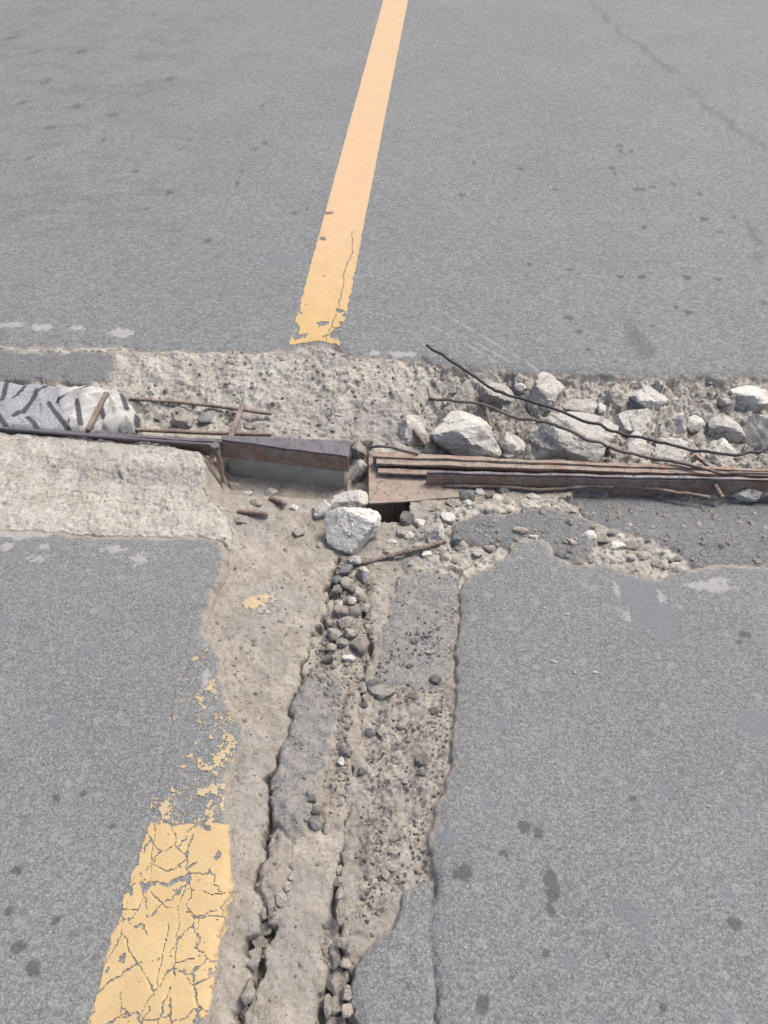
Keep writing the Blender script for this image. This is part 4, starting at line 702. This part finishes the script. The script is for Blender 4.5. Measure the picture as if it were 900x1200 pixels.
# right rail assembly
pl = tag(empty('base_plate', tuple(P(480, 575, -0.05))), 'dusty tan rusty base plate covering the dark hole', 'plate')
q0, q1, q2, q3 = P(432, 528, -0.030), P(580, 536, -0.030), P(580, 580, -0.046), P(432, 590, -0.046)
solid('plate', [q0, q1, q2, q3], [p-dz*0.009 for p in (q0, q1, q2, q3)], M['rustdust'], pl)
xr = 3.2
b0, b1 = P(437, 531, 0.002), P(900, 549, 0.002)
rb = tag(empty('steel_rail', tuple(P(650, 545, -0.05))), 'rearmost thin rusty rail against the white boulders', 'rail')
bar('flange', b0, ext(b0, b1, xr), 0.012, 0.010, M['rust'], rb); bar('web', b0-dz*0.0105, ext(b0, b1, xr)-dz*0.0105, 0.007, 0.060, M['rust'], rb)
c0, c1 = P(441, 537, -0.006), P(900, 551.5, -0.004)
tag(bar('flat_bar', c0, ext(c0, c1, xr), (0.020, 0.026), 0.010, M['rustdust']), 'dusty tan flat bar lying between the rear and front rails', 'flat bar')
tag(bar('flat_bar', P(443, 548, -0.020), P(520, 551, -0.020), 0.018, 0.010, M['rustdust']), 'short dusty flat bar stepped below the long one', 'flat bar')
d0, d1 = P(500, 551, 0.004), P(900, 560, 0.014)
rf = tag(empty('steel_rail', tuple(P(700, 575, -0.07))), 'tall rusty brown front rail starting over the base plate', 'rail')
bar('flange', d0, ext(d0, d1, xr), 0.009, 0.007, M['dark'], rf); bar('web', d0-dz*0.0075-[0, 0.002, 0], ext(d0, d1, xr)-dz*0.0075-[0, 0.002, 0], 0.008, (0.045, 0.16), M['rust'], rf)
tag(tube('steel_rod', [P(520, 569, -0.036), P(575, 570, -0.034), P(640, 573, -0.034), P(700, 570, -0.026), P(750, 571, -0.026), P(790, 576, -0.024), P(832, 582, -0.022)], 0.0048, M['rebar'], n=14, kink=0.002, jit=0.12), 'thin bowed rusty rod along the foot of the front rail', 'rod')
tag(tube('rebar', [P(837, 568, -0.006), P(846, 583, -0.028)], 0.007, M['rebar'], ribs=0.1), 'short stub standing between the front rail and the white stone', 'rebar')
tag(tube('rebar', [on(570, 478, 0.02), P(573, 492, -0.025), P(577, 504, -0.03)], 0.006, M['rebar'], ribs=0.1), 'short rusty peg under the brown wire between two boulders', 'rebar')
tag(bar('steel_strip', P(818, 531, -0.01), P(840, 548, -0.005), 0.014, 0.01, M['rustdust']), 'small rusty offcut by the back rail under the wires', 'steel strip')

# wires
tag(tube('wire', [P(500, 404, 0.030), P(525, 420, 0.030), P(550, 438, 0.030), P(575, 453, 0.028), P(600, 464, 0.026), P(650, 480, 0.024), P(700, 498, 0.030), P(717, 504, 0.030), P(760, 515, 0.022), P(813, 526, 0.018), P(853, 532, 0.016), P(883, 530, 0.018), P(900, 525, 0.020), P(960, 500, 0.02)], 0.0044, M['black'], n=8, kink=0.0035, jit=0.08), 'long black wire jutting over the road edge and sagging across the boulders', 'wire')
tag(tube('wire', [P(503, 467, -0.025), P(533, 469, -0.010), P(567, 475, 0.000), P(600, 487, 0.010), P(633, 493, 0.022), P(667, 505, 0.026), P(700, 519, 0.020), P(733, 529, 0.014), P(800, 543, 0.012), P(847, 553, 0.012), P(900, 554.5, 0.012), P(980, 558, 0.012)], 0.0048, M['wire'], n=8, jit=0.14, kink=0.0035), 'brown rusty wire under the black one, ending on the front rail', 'wire')
tag(tube('wire', [P(432, 524, -0.012), P(445, 523, 0.002), P(458, 524, 0.004), P(472, 528, 0.004), P(490, 532, 0.006)], 0.0042, M['wire'], n=8, jit=0.1), 'short bent wire at the left end of the rear rail', 'wire')

# ------------------------------------------------------------------ striped cloth stuffed in the joint
OUT = PX([(-260, 430), (-90, 438), (0, 441), (20, 444), (40, 445), (85, 449), (105, 448), (125, 451), (143, 457), (153, 469), (162, 484), (166, 494), (158, 501), (140, 503), (100, 504), (0, 503), (-90, 500), (-260, 492)], 0.0)
st = 0.0026; xs = np.arange(OUT[:, 0].min()-0.01, OUT[:, 0].max()+0.01, st); ys = np.arange(OUT[:, 1].min()-0.01, OUT[:, 1].max()+0.01, st)
a, b = np.meshgrid(xs, ys); a_, b_ = a.ravel(), b.ravel(); s = sdf(OUT, a_+0.006*fbm(a_, b_, 0.04, 2, 801), b_+0.006*fbm(a_, b_, 0.04, 2, 802)); din = np.clip(-s, 0, 1)
xc0, xc1 = P(62, 470)[0], P(92, 470)[0]; cream = sst(xc0, xc1, a_+0.35*(b_-P(70, 475)[1]))
z = -0.030+0.026*(1-np.exp(-din/0.010)) + 0.004*fbm(a_, b_, 0.10, 3, 803) + cream*0.006*sst(0, 0.06, din)
wr = 1-np.abs(fbm(a_*0.75-b_*0.6, (a_*0.6+b_*0.75)*0.35, 0.045, 3, 804)); z += (wr-0.6)*(0.009+0.013*cream)*sst(0, 0.02, din)
for pts, amp, wid in (([(0, 472), (38, 454)], 0.010, 0.03), ([(-60, 500), (1, 475), (45, 458), (74, 456)], 0.012, 0.03), ([(31, 485), (49, 473), (62, 471)], 0.010, 0.03), ([(68, 470), (90, 464), (118, 455)], 0.014, 0.025), ([(90, 470), (117, 461)], 0.010, 0.02), ([(120, 500), (135, 484), (158, 480)], 0.016, 0.02), ([(138, 500), (150, 492), (163, 492)], 0.010, 0.015), ([(104, 498), (112, 480), (132, 470), (150, 470)], 0.014, 0.02), ([(80, 500), (86, 480), (100, 468)], 0.010, 0.015), ([(126, 470), (134, 458)], 0.012, 0.012), ([(10, 503), (22, 490), (31, 485)], 0.008, 0.02)):
    w = PX(pts)
    for i in range(len(w)-1):
        e = w[i+1]-w[i]; L = np.hypot(*e); t = ((a_-w[i][0])*e[0]+(b_-w[i][1])*e[1])/L**2; sd_ = ((a_-w[i][0])*-e[1]+(b_-w[i][1])*e[0])/L
        z += amp*np.exp(-np.clip(-sd_, 0, 1)/wid)*(sd_ < 0)*sst(-0.08, 0.08, t)*sst(1.08, 0.92, t)-0.3*amp*np.exp(-np.clip(sd_, 0, 1)/0.008)*(sd_ >= 0)*sst(-0.08, 0.08, t)*sst(1.08, 0.92, t)
bandm = np.zeros_like(a_)
BD = [[(6.6, 442), (1, 465)], [(27, 448), (15, 466)], [(54, 446), (26, 479)], [(21, 480), (15, 484)], [(103, 451), (68, 469)], [(90, 467), (93.6, 494)], [(57, 472), (81, 502)], [(31, 486), (38, 492), (43.5, 502)], [(-6, 480), (10, 502)], [(117, 471), (120, 485)], [(142, 459), (149, 480)], [(160, 482), (159, 497)], [(-14, 441), (-26, 470)], [(-40, 440), (-60, 480)], [(-30, 475), (-14, 502)], [(-80, 442), (-100, 480)], [(-75, 470), (-58, 500)]]
for c in BD: bandm = np.maximum(bandm, sst(0.0085, 0.0065, dline(PX(c, 0.008), a_, b_)))
V = np.stack([a_, b_, z], 1); W_ = len(xs); ins = (s < 0).reshape(a.shape); cell = ins[:-1, :-1] & ins[1:, 1:] & ins[:-1, 1:] & ins[1:, :-1]; c = np.argwhere(cell); i0 = c[:, 0]*W_+c[:, 1]; q = np.stack([i0, i0+1, i0+W_+1, i0+W_], 1); uu, iv = np.unique(q.ravel(), return_inverse=True)
cl = mesh_np('cloth', V[uu], iv.reshape(-1, 4), M['cloth'], attrs=dict(band=bandm[uu], cream=cream[uu])); md = cl.modifiers.new('thickness', 'SOLIDIFY'); md.thickness = 0.002; md.offset = -1
tag(cl, 'crumpled grey and cream cloth with dark bands stuffed in the joint', 'cloth')
